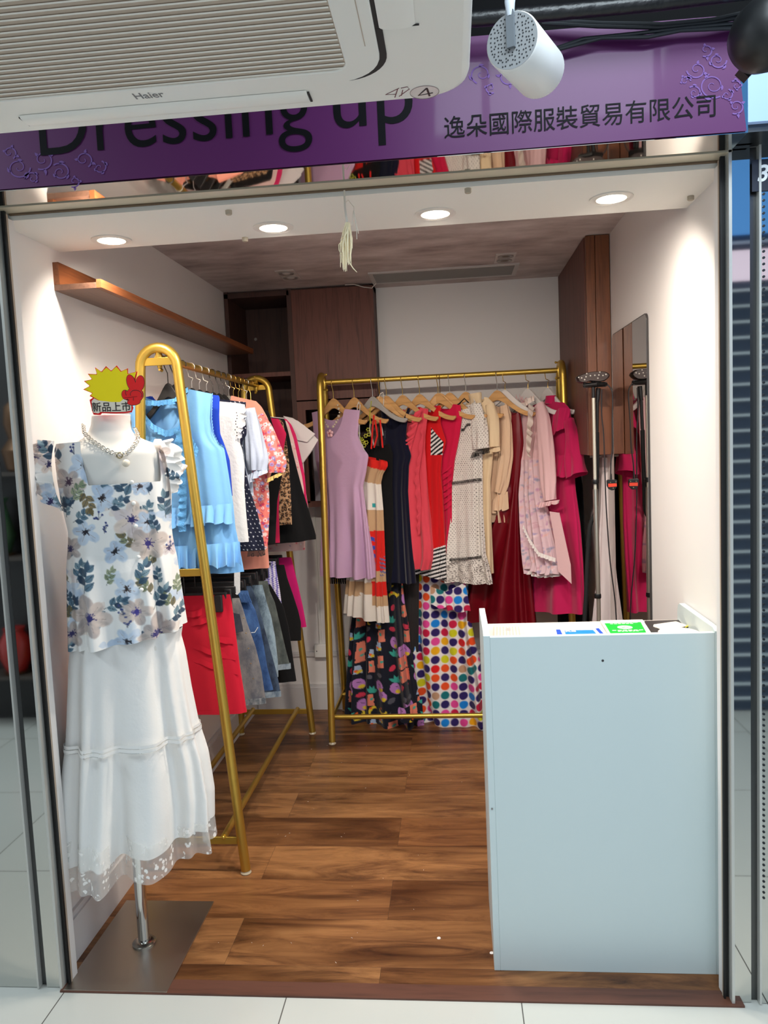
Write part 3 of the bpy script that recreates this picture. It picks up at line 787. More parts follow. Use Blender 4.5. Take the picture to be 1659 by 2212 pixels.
def on_banner(name, body, pL, pR, m, bold, spacey=1., space=1.):
    a, b = bp(*pL, .0016), bp(*pR, .0016); ex = (b-a)/np.linalg.norm(b-a)
    return text_obj(name, body, np.linalg.norm(b-a), a, ex, (0, 0, 1), m, t, th=0, bold=bold, spacey=spacey, space=space)
on_banner('lettering', 'Dressing', (88, 337), (674, 282.4), BK, -.003, 1.0)
on_banner('lettering', 'up', (722, 278), (893, 262), BK, -.003, 1.0)
on_banner('company_lettering', '逸朵國際服裝貿易有限公司', (960, 296), (1546, 247), BK, .002, 1.05)
# scroll ornament
orn = mat('banner_scroll', (122, 88, 154), .6, spec=.2)
def ribbon(mb, px, wid):
    px = np.array(px, float); T = np.gradient(px, axis=0); T /= np.linalg.norm(T, axis=1)[:, None]+1e-9
    N_ = np.stack([-T[:, 1], T[:, 0]], 1); n = len(px)
    vs = [bp(*(px[i]+N_[i]*wid[i]*s_), .0011) for i in range(n) for s_ in (-1, 1)]
    mb.add(vs, [(2*i, 2*i+1, 2*i+3, 2*i+2) for i in range(n-1)])
def spiral(mb, px, py, r, a0, turns, sgn):
    n = 34; f = np.linspace(0, 1, n); a = a0+sgn*turns*2*math.pi*f; rr = r*(1-f*.88)
    ribbon(mb, np.stack([px+rr*np.cos(a), py+rr*.92*np.sin(a)], 1), 1.7*(1-.65*f))
    for k in (2, 9, 16):
        aa = a[k]+sgn*.9; x0, y0 = px+rr[k]*math.cos(a[k]), py+rr[k]*.92*math.sin(a[k]); L = r*.62*(1-.02*k)
        g = np.linspace(0, 1, 12)
        ribbon(mb, np.stack([x0+L*g*np.cos(aa+.7*g), y0+L*g*np.sin(aa+.7*g)], 1), 3.4*np.sin(np.pi*g**.8)*(1-.3*g)+.05)
B3 = [MB(), MB(), MB()]
for cx, cy, r, a0, tn, sg in ((40, 362, 26, 0, 1.5, 1), (92, 345, 24, 2, 1.4, -1), (130, 372, 22, 4, 1.5, 1), (180, 345, 20, 1, 1.3, -1), (70, 385, 16, 3, 1.2, 1), (215, 362, 16, 5, 1.2, 1), (160, 392, 14, 2, 1.1, -1), (20, 330, 16, 1, 1.2, -1),
        (1040, 160, 24, 2, 1.4, 1), (1075, 128, 20, 0, 1.3, -1), (1100, 168, 20, 4, 1.4, -1), (1060, 190, 13, 1, 1.2, 1), (1120, 120, 14, 3, 1.1, 1),
        (1540, 185, 30, 1, 1.7, 1), (1505, 150, 22, 3, 1.4, -1), (1550, 130, 20, 0, 1.4, 1), (1590, 230, 18, 2, 1.4, -1), (1570, 205, 14, 5, 1.2, 1), (1500, 200, 16, 4, 1.3, 1), (1525, 108, 16, 2, 1.2, -1), (1480, 175, 12, 0, 1.1, -1), (1590, 185, 13, 4, 1.1, 1)):
    spiral(B3[0 if cx < 400 else 1 if cx < 1300 else 2], cx, cy, r, a0, tn, sg)
for b in B3: b.build('scroll_ornament', orn, t, smooth=False)

# cables slung above the sign
CB = mat('cable_black', (26, 30, 36), .5)
for pts, lab in (([(1180, 44), (1300, 50), (1430, 52), (1540, 42), (1640, 20)], 'topmost black cable slung above the purple sign'),
                 ([(1170, 50), (1290, 57), (1420, 60), (1540, 48), (1650, 30)], 'black cable just under the topmost one above the sign'),
                 ([(1190, 108), (1260, 84), (1370, 73), (1480, 60), (1600, 50), (1680, 44)], 'black cable rising diagonally behind the white spotlight'),
                 ([(1185, 112), (1300, 82), (1400, 80), (1470, 66), (1560, 62), (1680, 58)], 'lowest black cable resting on the top of the sign')):
    P = [at(x, y, 1, -.15) for x, y in pts]
    tag(MB().tube([(P[i]*(1-f)+P[i+1]*f) for i in range(len(P)-1) for f in (.0, .33, .66)]+[P[-1]], .0042, 8).build('black_cable', CB), lab, 'cable', 'cables above the sign')
m = MB(); P = [at(x, y, 1, -.2) for x, y in ((1030, 40), (1200, 26), (1400, 8), (1700, -30))]
m.tube([(-.2, -.2, P[0][2]+.03)]+P+[(1.6, -.2, P[-1][2]+.1)], .016, 12)
tag(m.build('ceiling_pipe', mat('pipe_black', (20, 20, 23), .35, bump=.8, bscale=40)), 'glossy black pipe running above the sign under the dark ceiling', 'pipe')
p = at(1659, 170, 1, -.095); q = at(1612, 268, 1, -.095)
tag(MB().box(q[0]-.05, q[0]+.4, -.105, -.09, q[2], q[2]+.15).build('light_sign', mat('panel_paleblue', (150, 180, 225), .4, emit=.3), smooth=False), 'pale blue light panel beside the end of the purple sign', 'sign')

# spotlights
def frame_of(a):
    a = a/np.linalg.norm(a); u = np.cross(a, (0, 0, 1.)); u /= np.linalg.norm(u); return a, u, np.cross(u, a)
A0, A1 = at(1106, 88, 1, -.56), at(1167, 156, 1, -.43)
ax, u1, u2 = frame_of(A1-A0); Ls = np.linalg.norm(A1-A0)
t = thing('white_spotlight', 'white cylinder spotlight with grey perforated back hanging before the sign', 'spotlight', tuple(A0))
RS = .0455
MB().lathe([(RS-.002, 0), (RS, .003), (RS, Ls-.004), (RS-.003, Ls), (RS-.006, Ls-.02)], A0, 48, ax).build('housing', mat('spot_white', (240, 240, 238), .45), t)
MB().lathe([(RS-.002, -.0008), (RS-.002, .0005)], A0, 48, ax).build('back_plate', mat('spot_grey', (150, 152, 154), .5), t)
m = MB(); rn = random.Random(3)
for i in range(15):
    for j in range(15):
        x, y = (i-7)*.006+rn.uniform(-.0018, .0018), (j-7)*.006+rn.uniform(-.0018, .0018)
        if math.hypot(x, y) < RS-.005: m.lathe([(.0014, -.0009), (.0014, -.0012)], A0+u1*x+u2*y, 6, ax)
m.build('vent_dot_pattern', mat('spot_hole', (40, 42, 46), .6), t)
top = at(1108, -60, 1, -.56)
m = MB(); m.obox((A0+u2*RS*.35+ax*-.004), [u1, u2, ax], (.0065, RS*.62, .004)); m.build('slot_bracket', mat('bracket_grey', (112, 118, 124), .5), t)
MB().tube([A0+u2*RS*.8-ax*.003, A0+u2*RS*1.25-ax*.004, (top[0], top[1], top[2]), (top[0], top[1], 3.06)], [.006, .0085, .011, .011], 14).build('arm', mat('arm_white', (214, 222, 232), .4), t)
B0, B1 = at(1668, 62, 1, -.48), at(1612, 112, 1, -.40)
ax2, v1, v2 = frame_of(B1-B0)
t = thing('black_spotlight', 'black domed spotlight in front of the end of the purple sign', 'spotlight', tuple(B0))
MB().lathe([(.02, -.05), (.045, -.035), (.058, 0), (.058, .03), (.05, .055), (.03, .07), (.01, .075)], B0, 40, ax2).build('housing', mat('spot_black', (24, 25, 27), .4), t)
c = B0+v1*-.0+np.array((0.012, -.058, .0))
MB().torus(c, .026, .0035, (.2, -1, .2), 32, 8).build('pivot_ring', mat('ring_blueish', (96, 128, 160), .3, .6), t)
q0 = at(1606, 168, 1, -.40)
m = MB()
for i in range(5):
    m.obox(q0+np.array((.006*i-.002, 0, .006*i+.004)), [(1, 0, -1), (0, 1, 0), (1, 0, 1)], (.011, .012, .0018))
m.obox(q0+np.array((.012, 0.002, .016)), [(1, 0, -1), (0, 1, 0), (1, 0, 1)], (.0095, .01, .016))
m.build('cooling_rib', mat('spot_black2', (30, 31, 33), .45), t)
MB().tube([B0+np.array((.0, 0, .04)), B0+np.array((.0, .0, .2)), (B0[0], B0[1], 3.06)], .010, 12).build('stem', mat('spot_black', (24, 25, 27), .4), t)

# paper tassel on a thread
p = at(743, 412, 1, .02)
t = thing('tassel', 'cream raffia tassel hanging from the shop front header', 'tassel', (p[0], .02, 2.066))
TP = Plane(p[0], .02)
def tz(x, y): return TP.uz(700+x/10.058, 400+y/10.058)
m = MB(); P = [TP.at(*tz(x, y)) for x, y in ((440, 110), (445, 250), (455, 480), (480, 680), (500, 800))]
m.tube(P, [.0022, .0024, .0024, .003, .003], 8, ry=.001).build('ribbon', mat('ribbon_pale', (222, 214, 200), .6), t)
m = MB(); rn = random.Random(8)
for i in range(70):
    x0 = 510+rn.gauss(0, 22); x1 = 480+rn.gauss(0, 55); ye = rn.uniform(1300, 1880); v = rn.gauss(0, .006)
    bend = rn.gauss(0, 30)
    P = [TP.at(*tz(x0, 800+rn.uniform(0, 60)), 0), TP.at(*tz(x0*.6+x1*.4+bend*.4+rn.gauss(0, 25), 1000), v*.8), TP.at(*tz(x1+bend, 1300 if ye > 1400 else 1150), v), TP.at(*tz(x1+bend*.5+rn.gauss(0, 18), ye), v*1.1)]
    m.tube(P, [.0012, .0016, .0015, .0006], 5, ry=.0007)
for st in ([(560, 1700), (640, 1820), (720, 1900)], [(390, 1220), (325, 1300), (330, 1420), (375, 1500)]):
    m.tube([TP.at(*tz(*q), .004) for q in st], [.0012, .0013, .0006] if len(st) == 3 else .001, 5)
m.build('strand_fringe', mat('raffia', (246, 232, 196), .7), t)
m = MB()
for st in ([(480, 380), (530, 330), (580, 400), (650, 480), (660, 700), (710, 950), (715, 1180)], [(640, 560), (625, 760), (600, 880)], [(660, 600), (690, 780), (750, 1060)]):
    m.tube([TP.at(*tz(*q), .003) for q in st], .0009, 5)
m.build('loose_thread', mat('thread_pale', (220, 212, 196), .7), t)

# ================================================================== counter
CW = mat('counter_white', (203, 216, 216), .38); CWI = mat('counter_inside', (222, 213, 204), .45)
KX0, KX1, KY0, KY1 = .062, .6705-.003, .098, .43
t = thing('service_counter', 'pale blue-white service counter standing in front of the mirror wall', 'counter', (.36, .26, 0))
MB().box(KX0+.017, KX1-.017, KY0, KY0+.017, 0, .930).build('front_panel', CW, t, smooth=False, bevel=.0012)
def side(x0, name):
    prof_ = [(KY0, 0), (KY1, 0), (KY1, .915), (KY1-.006, .932), (KY1-.022, .940), (KY0+.02, .940), (KY0, .934)]
    MB().prism(prof_, (x0, 0, 0), (0, 1, 0), (0, 0, 1), .017).build('side_panel', CW, t, smooth=False, bevel=.0012)
side(KX0, 'a'); side(KX1-.017, 'b')
SZ = .887
MB().box(KX0+.017, KX1-.017, KY0+.017, KY1-.004, SZ-.018, SZ).build('top_board', CWI, t, smooth=False)
MB().box(KX0+.017, KX1-.017, KY1-.05, KY1-.035, .0, SZ-.02).build('back_panel', CWI, t, smooth=False)
p = at(1302, 1427, 1, KY0)
MB().lathe([(.0032, .001), (.0032, -.0006), (.002, -.0012)], (p[0], KY0, p[2]), 14, (0, 1, 0)).build('screw_hole', mat('hole_dark', (46, 46, 48), .5), t)
p = at(1063, 1747, 1, KY0)
MB().lathe([(.003, 0), (.003, .0012)], (KX0+.008, KY0, p[2]), 12, (0, -1, 0)).build('screw', mat('screw_grey', (150, 152, 154), .3, .8), t)
# things on it
def quad_on(pts, z): return [tuple(at(x, y, 2, z)[:2]) for x, y in pts]
def paper(name, pts, z, th, m, parent=None):
    q = quad_on(pts, z); return MB().prism([(x, -y) for x, y in q], (0, 0, z), (1, 0, 0), (0, -1, 0), -th).build(name, m, parent, smooth=False)
c3 = at(1090, 1362, 2, SZ); t = thing('card_bundle', 'clear bag of striped kraft cards lying on the counter', 'card bundle', (c3[0], c3[1], SZ))
paper('cards', [(1063, 1376), (1066, 1353), (1130, 1354), (1134, 1376)], SZ+.004, .004, mat('kraft', (216, 200, 172), .7), t)
m = MB()
for i in range(9):
    a, b = at(1066+i*7.2, 1376, 2, SZ+.0084), at(1067+i*6.6, 1354, 2, SZ+.0084)
    m.tube([a, b], .0012, 5, ry=.0005)
m.build('stripe_print', mat('kraft_line', (170, 134, 90), .7), t)
paper('bag', [(1049, 1377), (1052, 1352), (1142, 1354), (1147, 1377)], SZ+.0095, .0005, mat('bag_film', (245, 245, 245), .15, alpha=.22), t)
paper('emblem', [(1092, 1362), (1093, 1356), (1103, 1357), (1103, 1363)], SZ+.0084, .0004, mat('emblem_grey', (120, 118, 116), .5), t)
t = thing('blue_leaflet', 'white leaflet with blue blocks and the letters EX lying on the counter', 'leaflet', (.3, .3, SZ))
paper('sheet', [(1196, 1378), (1200, 1358), (1296, 1356), (1308, 1378)], SZ+.0012, .0012, WHITE, t)
BL = mat('leaflet_blue', (30, 130, 232), .5); BD = mat('leaflet_navy', (30, 78, 205), .5)
paper('blue_block', [(1222, 1371), (1219, 1362), (1281, 1361), (1290, 1371)], SZ+.0026, .0005, BL, t)
paper('navy_edge', [(1204, 1373), (1201, 1360), (1210, 1360), (1216, 1373)], SZ+.0026, .0005, BD, t)
paper('navy_edge', [(1297, 1370), (1286, 1358), (1293, 1357), (1305, 1370)], SZ+.0026, .0005, BD, t)
a, b = at(1256, 1370, 2, SZ), at(1222, 1370, 2, SZ)
text_obj('letter_print', 'EX', .034, (a[0]-.012, a[1]+.035, SZ+.0034), (-1, 0, 0), (0, -1, 0), WHITE, t, th=.0002, bold=.03)
t = thing('green_notice', 'green and white printed notice lying in a clear holder on the counter', 'notice', (.5, .3, SZ))
paper('sheet', [(1318, 1378), (1297, 1343), (1388, 1341), (1412, 1378)], SZ+.004, .004, WHITE, t)
paper('green_print', [(1322, 1374), (1306, 1347), (1384, 1344), (1400, 1374)], SZ+.0082, .0005, mat('notice_green', (18, 186, 58), .4), t)
c = at(1350, 1358, 2, SZ+.005); m = MB()
m.prism([(math.cos(i*math.pi/12)*.021, math.sin(i*math.pi/12)*.021) for i in range(24)], (c[0], c[1], SZ+.0088), (1, 0, 0), (0, 1, 0), .0004).build('white_disc', WHITE, t, smooth=False)
m = MB(); m.tube([(c[0]+.008, c[1]-.006, SZ+.0096), (c[0]+.002, c[1]+.004, SZ+.0096), (c[0]-.010, c[1]-.008, SZ+.0096)], .0016, 6, ry=.0004); m.build('tick_mark', mat('notice_green', (18, 186, 58), .4), t)
m = MB()
for yy, ww in ((.056, .05), (.044, .034), (-.034, .044), (-.045, .03)):
    for i in range(6): m.obox((c[0]-ww+2*ww*(i+.5)/6, c[1]+yy, SZ+.0091), [(1, 0, 0), (0, 1, 0), (0, 0, 1)], (ww/6*.75, .0028, .0003))
m.build('print_lettering', WHITE, t, smooth=False)
tag(paper('black_folder', [(1400, 1379), (1392, 1343), (1466, 1341), (1500, 1379)], SZ+.003, .003, mat('folder_black', (48, 44, 44), .4)), 'black folder lying flat at the mirror-wall end of the counter', 'folder')
t = thing('note_cards', 'loose cream note cards with a yellow slip on the black folder', 'note cards', (.6, .3, SZ))
paper('yellow_slip', [(1425, 1349), (1440, 1346), (1490, 1352), (1480, 1356)], SZ+.0045, .0012, mat('slip_yellow', (232, 214, 30), .5), t)
paper('card', [(1411, 1354), (1412, 1350), (1460, 1343), (1484, 1352), (1466, 1359), (1432, 1361)], SZ+.0062, .0016, mat('card_cream', (240, 228, 214), .6), t)
paper('card', [(1412, 1352), (1430, 1350), (1470, 1351), (1478, 1354), (1430, 1362)], SZ+.0075, .0010, mat('card_cream2', (236, 222, 206), .6), t)
c = at(1472, 1371, 2, SZ+.005)
MB().lathe([(.03, .0), (.052, .010), (.054, .012), (.050, .011), (.03, .004), (.001, .003)], (c[0]-.01, c[1]-.012, SZ+.0032), 32).build('paper_bowl', mat('bowl_white', (236, 226, 212), .5), None)
tag(bpy.data.objects['paper_bowl'], 'shallow white dish at the front edge of the counter by the wall', 'dish')

# ================================================================== clothes racks
GOLD = mat('rack_gold', (206, 172, 80), .36, .85)
GOLD2 = mat('rack_gold_plate', (212, 176, 78), .32, .82)
CLEAR = mat('foot_clear', (190, 176, 150), .2)
def make_rack(name, label, o, ex, length, half_leg, H, mid, rods):
    """A-frame garment rack: end frames at both ends of ex, legs spreading along ey"""
    ex = np.array(ex, float); ey = np.array((-ex[1], ex[0], 0)); o = np.array(o, float); ez = np.array((0, 0, 1.))
    t = thing(name, label, 'clothes rack', tuple(o))
    hw = .062
    for s, L0 in ((0, 0.), (1, length)):
        c = o+ex*L0; P = []
        zt = H-hw-.017
        P.append(c-ey*half_leg+ez*.012); P.append(c-ey*(hw+(half_leg-hw)*.5)+ez*zt*.5)
        for i in range(13):
            a = math.pi*i/12; P.append(c-ey*math.cos(a)*hw+ez*(zt+math.sin(a)*hw))
        P.append(c+ey*(hw+(half_leg-hw)*.5)+ez*zt*.5); P.append(c+ey*half_leg+ez*.012)
        fr = MB().tube(P, .0165, 16).build('end_frame', GOLD, t)
        dirs = ex*(1 if s == 0 else -1)
        def wd(z): return hw+(half_leg-hw)*(1-z/zt)
        for z in (H-.062,)+((mid,) if mid else ())+(.118,):
            k = max(0, 1-max(0, z-zt)/hw); ww = wd(min(z, zt))*(1 if z < zt else math.sqrt(max(0, 1-((z-zt)/hw)**2)))
            MB().obox(c+ez*z, [ey, ex, ez], (ww-.008, .004, .0125)).build('cross_plate', GOLD2, fr, bevel=.001)
        for sg in (-1, 1):
            MB().lathe([(.017, 0), (.019, .004), (.014, .012)], c+ey*half_leg*sg, 16).build('foot', CLEAR, fr)
        b = MB().tube([c+ez*(H-.03)+dirs*.006, c+ez*(H-.052)+dirs*.012, c+ez*(H-.083)+dirs*.010], [.010, .014, .007], 10)
        for dz in (-.012, -.088): b.sphere(c+ez*(H+dz)+dirs*.024, .006, 10, (1, 1, 1))
        b.tube([c+ez*(H-.012)+dirs*.004, c+ez*(H-.012)+dirs*.024], .004, 8).tube([c+ez*(H-.088)+dirs*.004, c+ez*(H-.088)+dirs*.024], .004, 8)
        b.build('rail_bracket', GOLD2, fr)
        for rz, off, rr in rods:
            MB().sphere(c+ey*off+ez*rz-dirs*.004, .007, 10).build('bolt', GOLD2, fr)
    MB().tube([o+ez*(H-.05), o+ex*length+ez*(H-.05)], .0125, 16).build('top_rail', GOLD, t)
    if mid: MB().tube([o+ez*mid, o+ex*length+ez*mid], .011, 14).build('lower_rail', GOLD, t)
    for rz, off, rr in rods:
        MB().tube([o+ey*off+ez*rz, o+ey*off+ex*length+ez*rz], rr, 14).build('floor_rod', GOLD, t)
    return t
LRX, LRY, LRL = -.945, .565, 1.265
make_rack('clothes_rack', 'gold A-frame clothes rack along the shelf wall behind the mannequin', (LRX, LRY, 0), (0, 1, 0), LRL, .185, 1.81, 1.05, [(.13, -.115, .0115), (.13, .115, .0115)])
BRX, BRY, BRL = -.637, 1.93, 1.172
make_rack('clothes_rack', 'gold A-frame clothes rack full of dresses along the back wall', (BRX, BRY, 0), (1, 0, 0), BRL, .235, 1.815, None, [(.112, -.17, .012), (.112, .17, .012)])
RAILZ = 1.76+.0125

# ================================================================== hangers
WOODH = wood_mat('hanger_wood', (176, 122, 70), (222, 172, 112), 0, .35)
HB = mat('hanger_black', (34, 33, 34), .45); HW = mat('hanger_white', (226, 220, 216), .4)
HG = mat('hanger_grey', (176, 172, 166), .4)
HK = {'s': mat('hook_silver', (196, 190, 182), .25, 1.), 'k': mat('hook_black', (60, 56, 54), .35, .6), 'g': mat('hook_brass', (196, 160, 84), .25, 1.), 'w': mat('hook_pale', (214, 208, 200), .3, .9)}
HT = {}
def hanger(x, y, yaw, body, hook, label, group, drop=.088, z=RAILZ, half=.2, style='arch', psi=0):
    """suit hanger: arms along its own x axis, hook over a rail"""
    key = (body.name, hook, style, drop, half, psi)
    if key in HT:
        c = copy_tree(HT[key], (x, y, z), R(-yaw)); tag(c, label, 'hanger', group); return c
    t = thing('clothes_hanger', label, 'hanger', (0, 0, 0), group)
    hp = [(math.cos(R(-30)+R(225)*i/14)*.0145, -.0125+math.sin(R(-30)+R(225)*i/14)*.0145) for i in range(15)]
    if style == 'z': hp += [(-.012, -.030), (-.010, -.046), (.006, -.054), (0, -.066), (0, -drop-.012)]
    else: hp += [(-.009, -.034), (0, -.056), (0, -drop-.012)]
    ca, sa = math.cos(R(psi)), math.sin(R(psi))
    P = [(h*ca, h*sa, z_) for h, z_ in hp]
    MB().tube(P, .0019, 8).build('hook', HK[hook], t)
    n = 30; top, bot = [], []
    for i in range(n+1):
        f = -1+2*i/n; a = abs(f); x_ = f*half
        zt = -drop-.118*(1-(1-min(1, (math.sqrt(a*a+.012)-.1095)*1.12))**2.0)
        hump = .020*math.exp(-(a/.28)**2)
        th = (.029-.008*a+.020*math.exp(-(a/.24)**2))*(1 if a < .95 else .8 if a < .99 else .45)
        top.append((x_, zt+hump*0)); bot.append((x_, zt-th))
    poly = top+bot[::-1]
    b = MB(); k = len(top)
    t2 = .0065 if style != 'flat' else .004
    vs = [(q[0], -t2, q[1]) for q in top]+[(q[0], -t2, q[1]) for q in bot]+[(q[0], t2, q[1]) for q in top]+[(q[0], t2, q[1]) for q in bot]
    fs = []
    for i in range(k-1):
        fs += [(i, k+i, k+i+1, i+1), (2*k+i, 2*k+i+1, 3*k+i+1, 3*k+i), (i, i+1, 2*k+i+1, 2*k+i), (k+i, 3*k+i, 3*k+i+1, k+i+1)]
    fs += [(0, 2*k, 3*k, k), (k-1, 2*k-1, 4*k-1, 3*k-1)]
    b.add(vs, fs).build('body', body, t, bevel=.0025)
    t.location = (x, y, z); t.rotation_euler = (0, 0, R(-yaw))
    HT[key] = t
    return t
CLIPT = []
def clip_hanger(x, y, z, half, label, group, hook='k'):
    if CLIPT:
        c = copy_tree(CLIPT[0], (x, y, z)); tag(c, label, 'hanger', group); return c
    t = thing('clip_hanger', label, 'hanger', (0, 0, 0), group)
    P = [(math.cos(R(-30)+R(225)*i/14)*.0132, 0, -.011+math.sin(R(-30)+R(225)*i/14)*.0132) for i in range(15)]
    MB().tube(P+[(-.008, 0, -.03), (0, 0, -.045), (0, 0, -.10)], .0019, 8).build('hook', HK[hook], t)
    MB().box(-half, half, -.006, .006, -.125, -.098).build('bar', HB, t, bevel=.003)
    for s in (-1, 1):
        c = MB().box(s*half*.82-.014, s*half*.82+.014, -.020, -.007, -.165, -.105).box(s*half*.82-.014, s*half*.82+.014, .007, .018, -.165, -.105).build('clip', HB, t, bevel=.004)
    t.location = (x, y, z); CLIPT.append(t)
    return t

# ================================================================== mannequin and what it wears
MP = Plane(-.965, .183, -22)
MAN = mat('mannequin_skin', (226, 224, 218), .5)
t = thing('mannequin', 'white headless dress-form mannequin on a steel pole by the shelf wall', 'mannequin', (-.965, .183, 0))
rows = outline(MP, 'A', [(446, 590, 600), (450, 458, 738), (520, 452, 735), (575, 432, 748), (615, 392, 790), (650, 320, 860), (685, 225, 955), (740, 200, 985), (900, 225, 1000), (1060, 255, 1015), (1260, 315, 1005), (1500, 300, 1040), (1800, 300, 1070), (2120, 310, 1080)])
garment(MP, rows, [('torso', None, MAN)], t, th=((0, .0), (.003, .048), (.05, .05), (.075, .062), (.11, .085), (.2, .093), (.28, .09), (.38, .072), (.55, .085), (.7, .09)), folds=(3, 0, 0), sm=.7, p=2.1, nu=72, dz=.006, hem=0)
CH = mat('chrome', (212, 212, 210), .08, 1.)
MB().tube([(-.965, .183, .012), (-.965, .183, .95)], .0135, 24).build('pole', CH, t)
MB().tube([(-.965, .183, .004), (-.965, .183, .30)], .0165, 24).build('pole_sleeve', CH, t)
MB().lathe([(.034, .004), (.034, .009), (.028, .014), (.019, .016)], (-.965, .183, 0), 32).build('pole_collar', mat('collar_steel', (170, 168, 162), .22, 1.), t)
MB().box(-1.112, -.82, -.018, .395, .0005, .0045).build('base_plate', mat('base_plate_steel', (178, 170, 160), .36, 1.), t, smooth=False, bevel=.001)

# floral print
cv = Canvas(-.34, .34, .82, 1.62, (236, 236, 234), .0011)
rn = random.Random(12)
TEAL = [(58, 84, 106), (84, 114, 134), (112, 140, 154), (44, 66, 90)]
def auz(x, y): return MP.uz(*zp('A', x, y))
def petals(u, z, r, ang, c1, c2, cen, n=5, stretch=1.):
    for i in range(n):
        a = ang+2*math.pi*i/n+rn.uniform(-.15, .15); L = r*rn.uniform(.8, 1.15)*stretch
        cv.ell(u+math.cos(a)*L*.55, z+math.sin(a)*L*.55, L*.48, L*rn.uniform(.30, .40), a, c1 if rn.random() < .6 else c2, .9, 3.)
        cv.ell(u+math.cos(a+.2)*L*.6, z+math.sin(a+.2)*L*.6, L*.30, L*.13, a+.2, c2, .6, 4.)
        cv.ell(u+math.cos(a-.25)*L*.7, z+math.sin(a-.25)*L*.7, L*.22, L*.08, a-.25, [x*.86 for x in c1], .4, 4.)
        cv.seg((u, z), (u+math.cos(a)*L*.75, z+math.sin(a)*L*.75), .0011, (150, 132, 128), .5)
    for i in range(16):
        a = rn.uniform(0, 6.28); L = r*rn.uniform(.18, .34)
        cv.seg((u, z), (u+math.cos(a)*L, z+math.sin(a)*L), .0014, cen)
        cv.ell(u+math.cos(a)*L, z+math.sin(a)*L, .0014, .0014, 0, cen)
    cv.ell(u, z, r*.15, r*.15, 0, cen)
def sprig(u, z, L, ang, cs):
    cv.seg((u, z), (u+math.cos(ang)*L, z+math.sin(ang)*L), .0016, (110, 116, 118))
    for k, f in enumerate((.15, .35, .5, .7, .9)):
        s = 1 if k % 2 else -1
        cv.leaf(u+math.cos(ang)*L*f, z+math.sin(ang)*L*f, L*.46*(1.1-f*.3), L*.29, ang+s*.75, rn.choice(cs), .95, (46, 66, 84))
    cv.leaf(u+math.cos(ang)*L*.9, z+math.sin(ang)*L*.9, L*.45, L*.22, ang, rn.choice(cs), .95)
PB = ((176, 196, 220), (196, 212, 230)); PG = ((176, 166, 164), (206, 192, 184)); PC = ((224, 208, 196), (214, 204, 206))
for i in range(64):      # washed-out blooms between the main ones
    u, z = rn.uniform(-.3, .3), rn.uniform(.86, 1.56)
    c = rn.choice((PB, PC, PB))
    for k in range(4): cv.leaf(u, z, rn.uniform(.02, .036), rn.uniform(.018, .028), rn.uniform(0, 6.28), rn.choice(c), .55)
for i in range(14):
    u, z = rn.choice((-1, 1))*rn.uniform(.13, .27), rn.uniform(1.2, 1.54); pal = rn.choice((PB, PG, PC)); petals(u, z, rn.uniform(.024, .034), rn.uniform(0, 6), pal[0], pal[1], (52, 48, 90))
for i in range(70):
    u, z = rn.uniform(-.34, .34), rn.uniform(.86, 1.56)
    sprig(u, z, rn.uniform(.036, .058), rn.uniform(.6, 2.6), TEAL if rn.random() < .8 else [(128, 136, 106), (112, 104, 76)])
for (x, y, r, pal, cen) in ((460, 1860, .048, PG, (52, 50, 110)), (750, 1185, .042, PC, (52, 50, 110)), (925, 1960, .042, PG, (52, 50, 110)), (862, 1350, .046, PG, (58, 52, 120)), (430, 815, .038, PB, (38, 38, 46)), (905, 785, .034, PC, (92, 88, 170)),
        (545, 1035, .032, PB, (46, 40, 44)), (635, 1400, .030, PB, (38, 38, 46)), (785, 1810, .038, PG, (58, 54, 130)), (315, 1400, .030, PG, (46, 42, 90)), (310, 930, .036, PG, (70, 50, 70)), (435, 1270, .03, PB, (36, 36, 46)),
        (860, 1200, .026, PB, (46, 40, 44)), (715, 1660, .030, PB, (56, 46, 44)), (720, 2010, .030, PB, (36, 36, 46)), (330, 1990, .034, PG, (60, 56, 100)), (800, 960, .024, PB, (60, 50, 54)), (1010, 1390, .02, PC, (60, 50, 90))):
    u, z = auz(x, y); petals(u, z, r*1.15, rn.uniform(0, 6), pal[0], pal[1], cen, 5 if r < .04 else 6)
for (x, y, L, a, k) in ((420, 1700, .055, 1.4, 0), (790, 1640, .05, 1.2, 0), (720, 1040, .055, 1.9, 0), (985, 1180, .05, 1.6, 0), (900, 1800, .05, 1.0, 0), (250, 790, .05, 2.3, 0), (340, 1210, .04, .6, 0), (590, 1110, .04, .5, 0),
        (415, 980, .045, -1.3, 2), (575, 1640, .035, 1.2, 1), (1065, 1720, .035, 1.5, 1), (560, 1800, .045, .4, 0), (1010, 1880, .045, .5, 0), (640, 920, .045, 1.5, 0), (330, 1060, .04, 1.0, 1), (930, 1280, .035, 1.9, 0)):
    u, z = auz(x, y); sprig(u, z, L*1.25, a, [TEAL, [(128, 142, 112), (150, 160, 130)], [(112, 98, 66), (134, 118, 84)]][k])
for (x, y) in ((520, 1150), (690, 1800), (720, 1880), (345, 700), (560, 1240), (1020, 1350)):
    u, z = auz(x, y)
    for k in range(5):
        du, dz = rn.uniform(-.012, .012), rn.uniform(-.012, .014)
        cv.seg((u, z-.014), (u+du, z+dz), .001, (84, 90, 110)); cv.ell(u+du, z+dz, .003, .003, 0, (62, 74, 128))
PRINT = cloth('printed_blouse', (255, 255, 255), .75, .1, .2, 40, attr=True)
t = thing('floral_blouse', 'white blouse printed with blue-grey flowers, worn by the mannequin', 'blouse', (-.965, .183, .9))
zw = auz(650, 1290)[1]
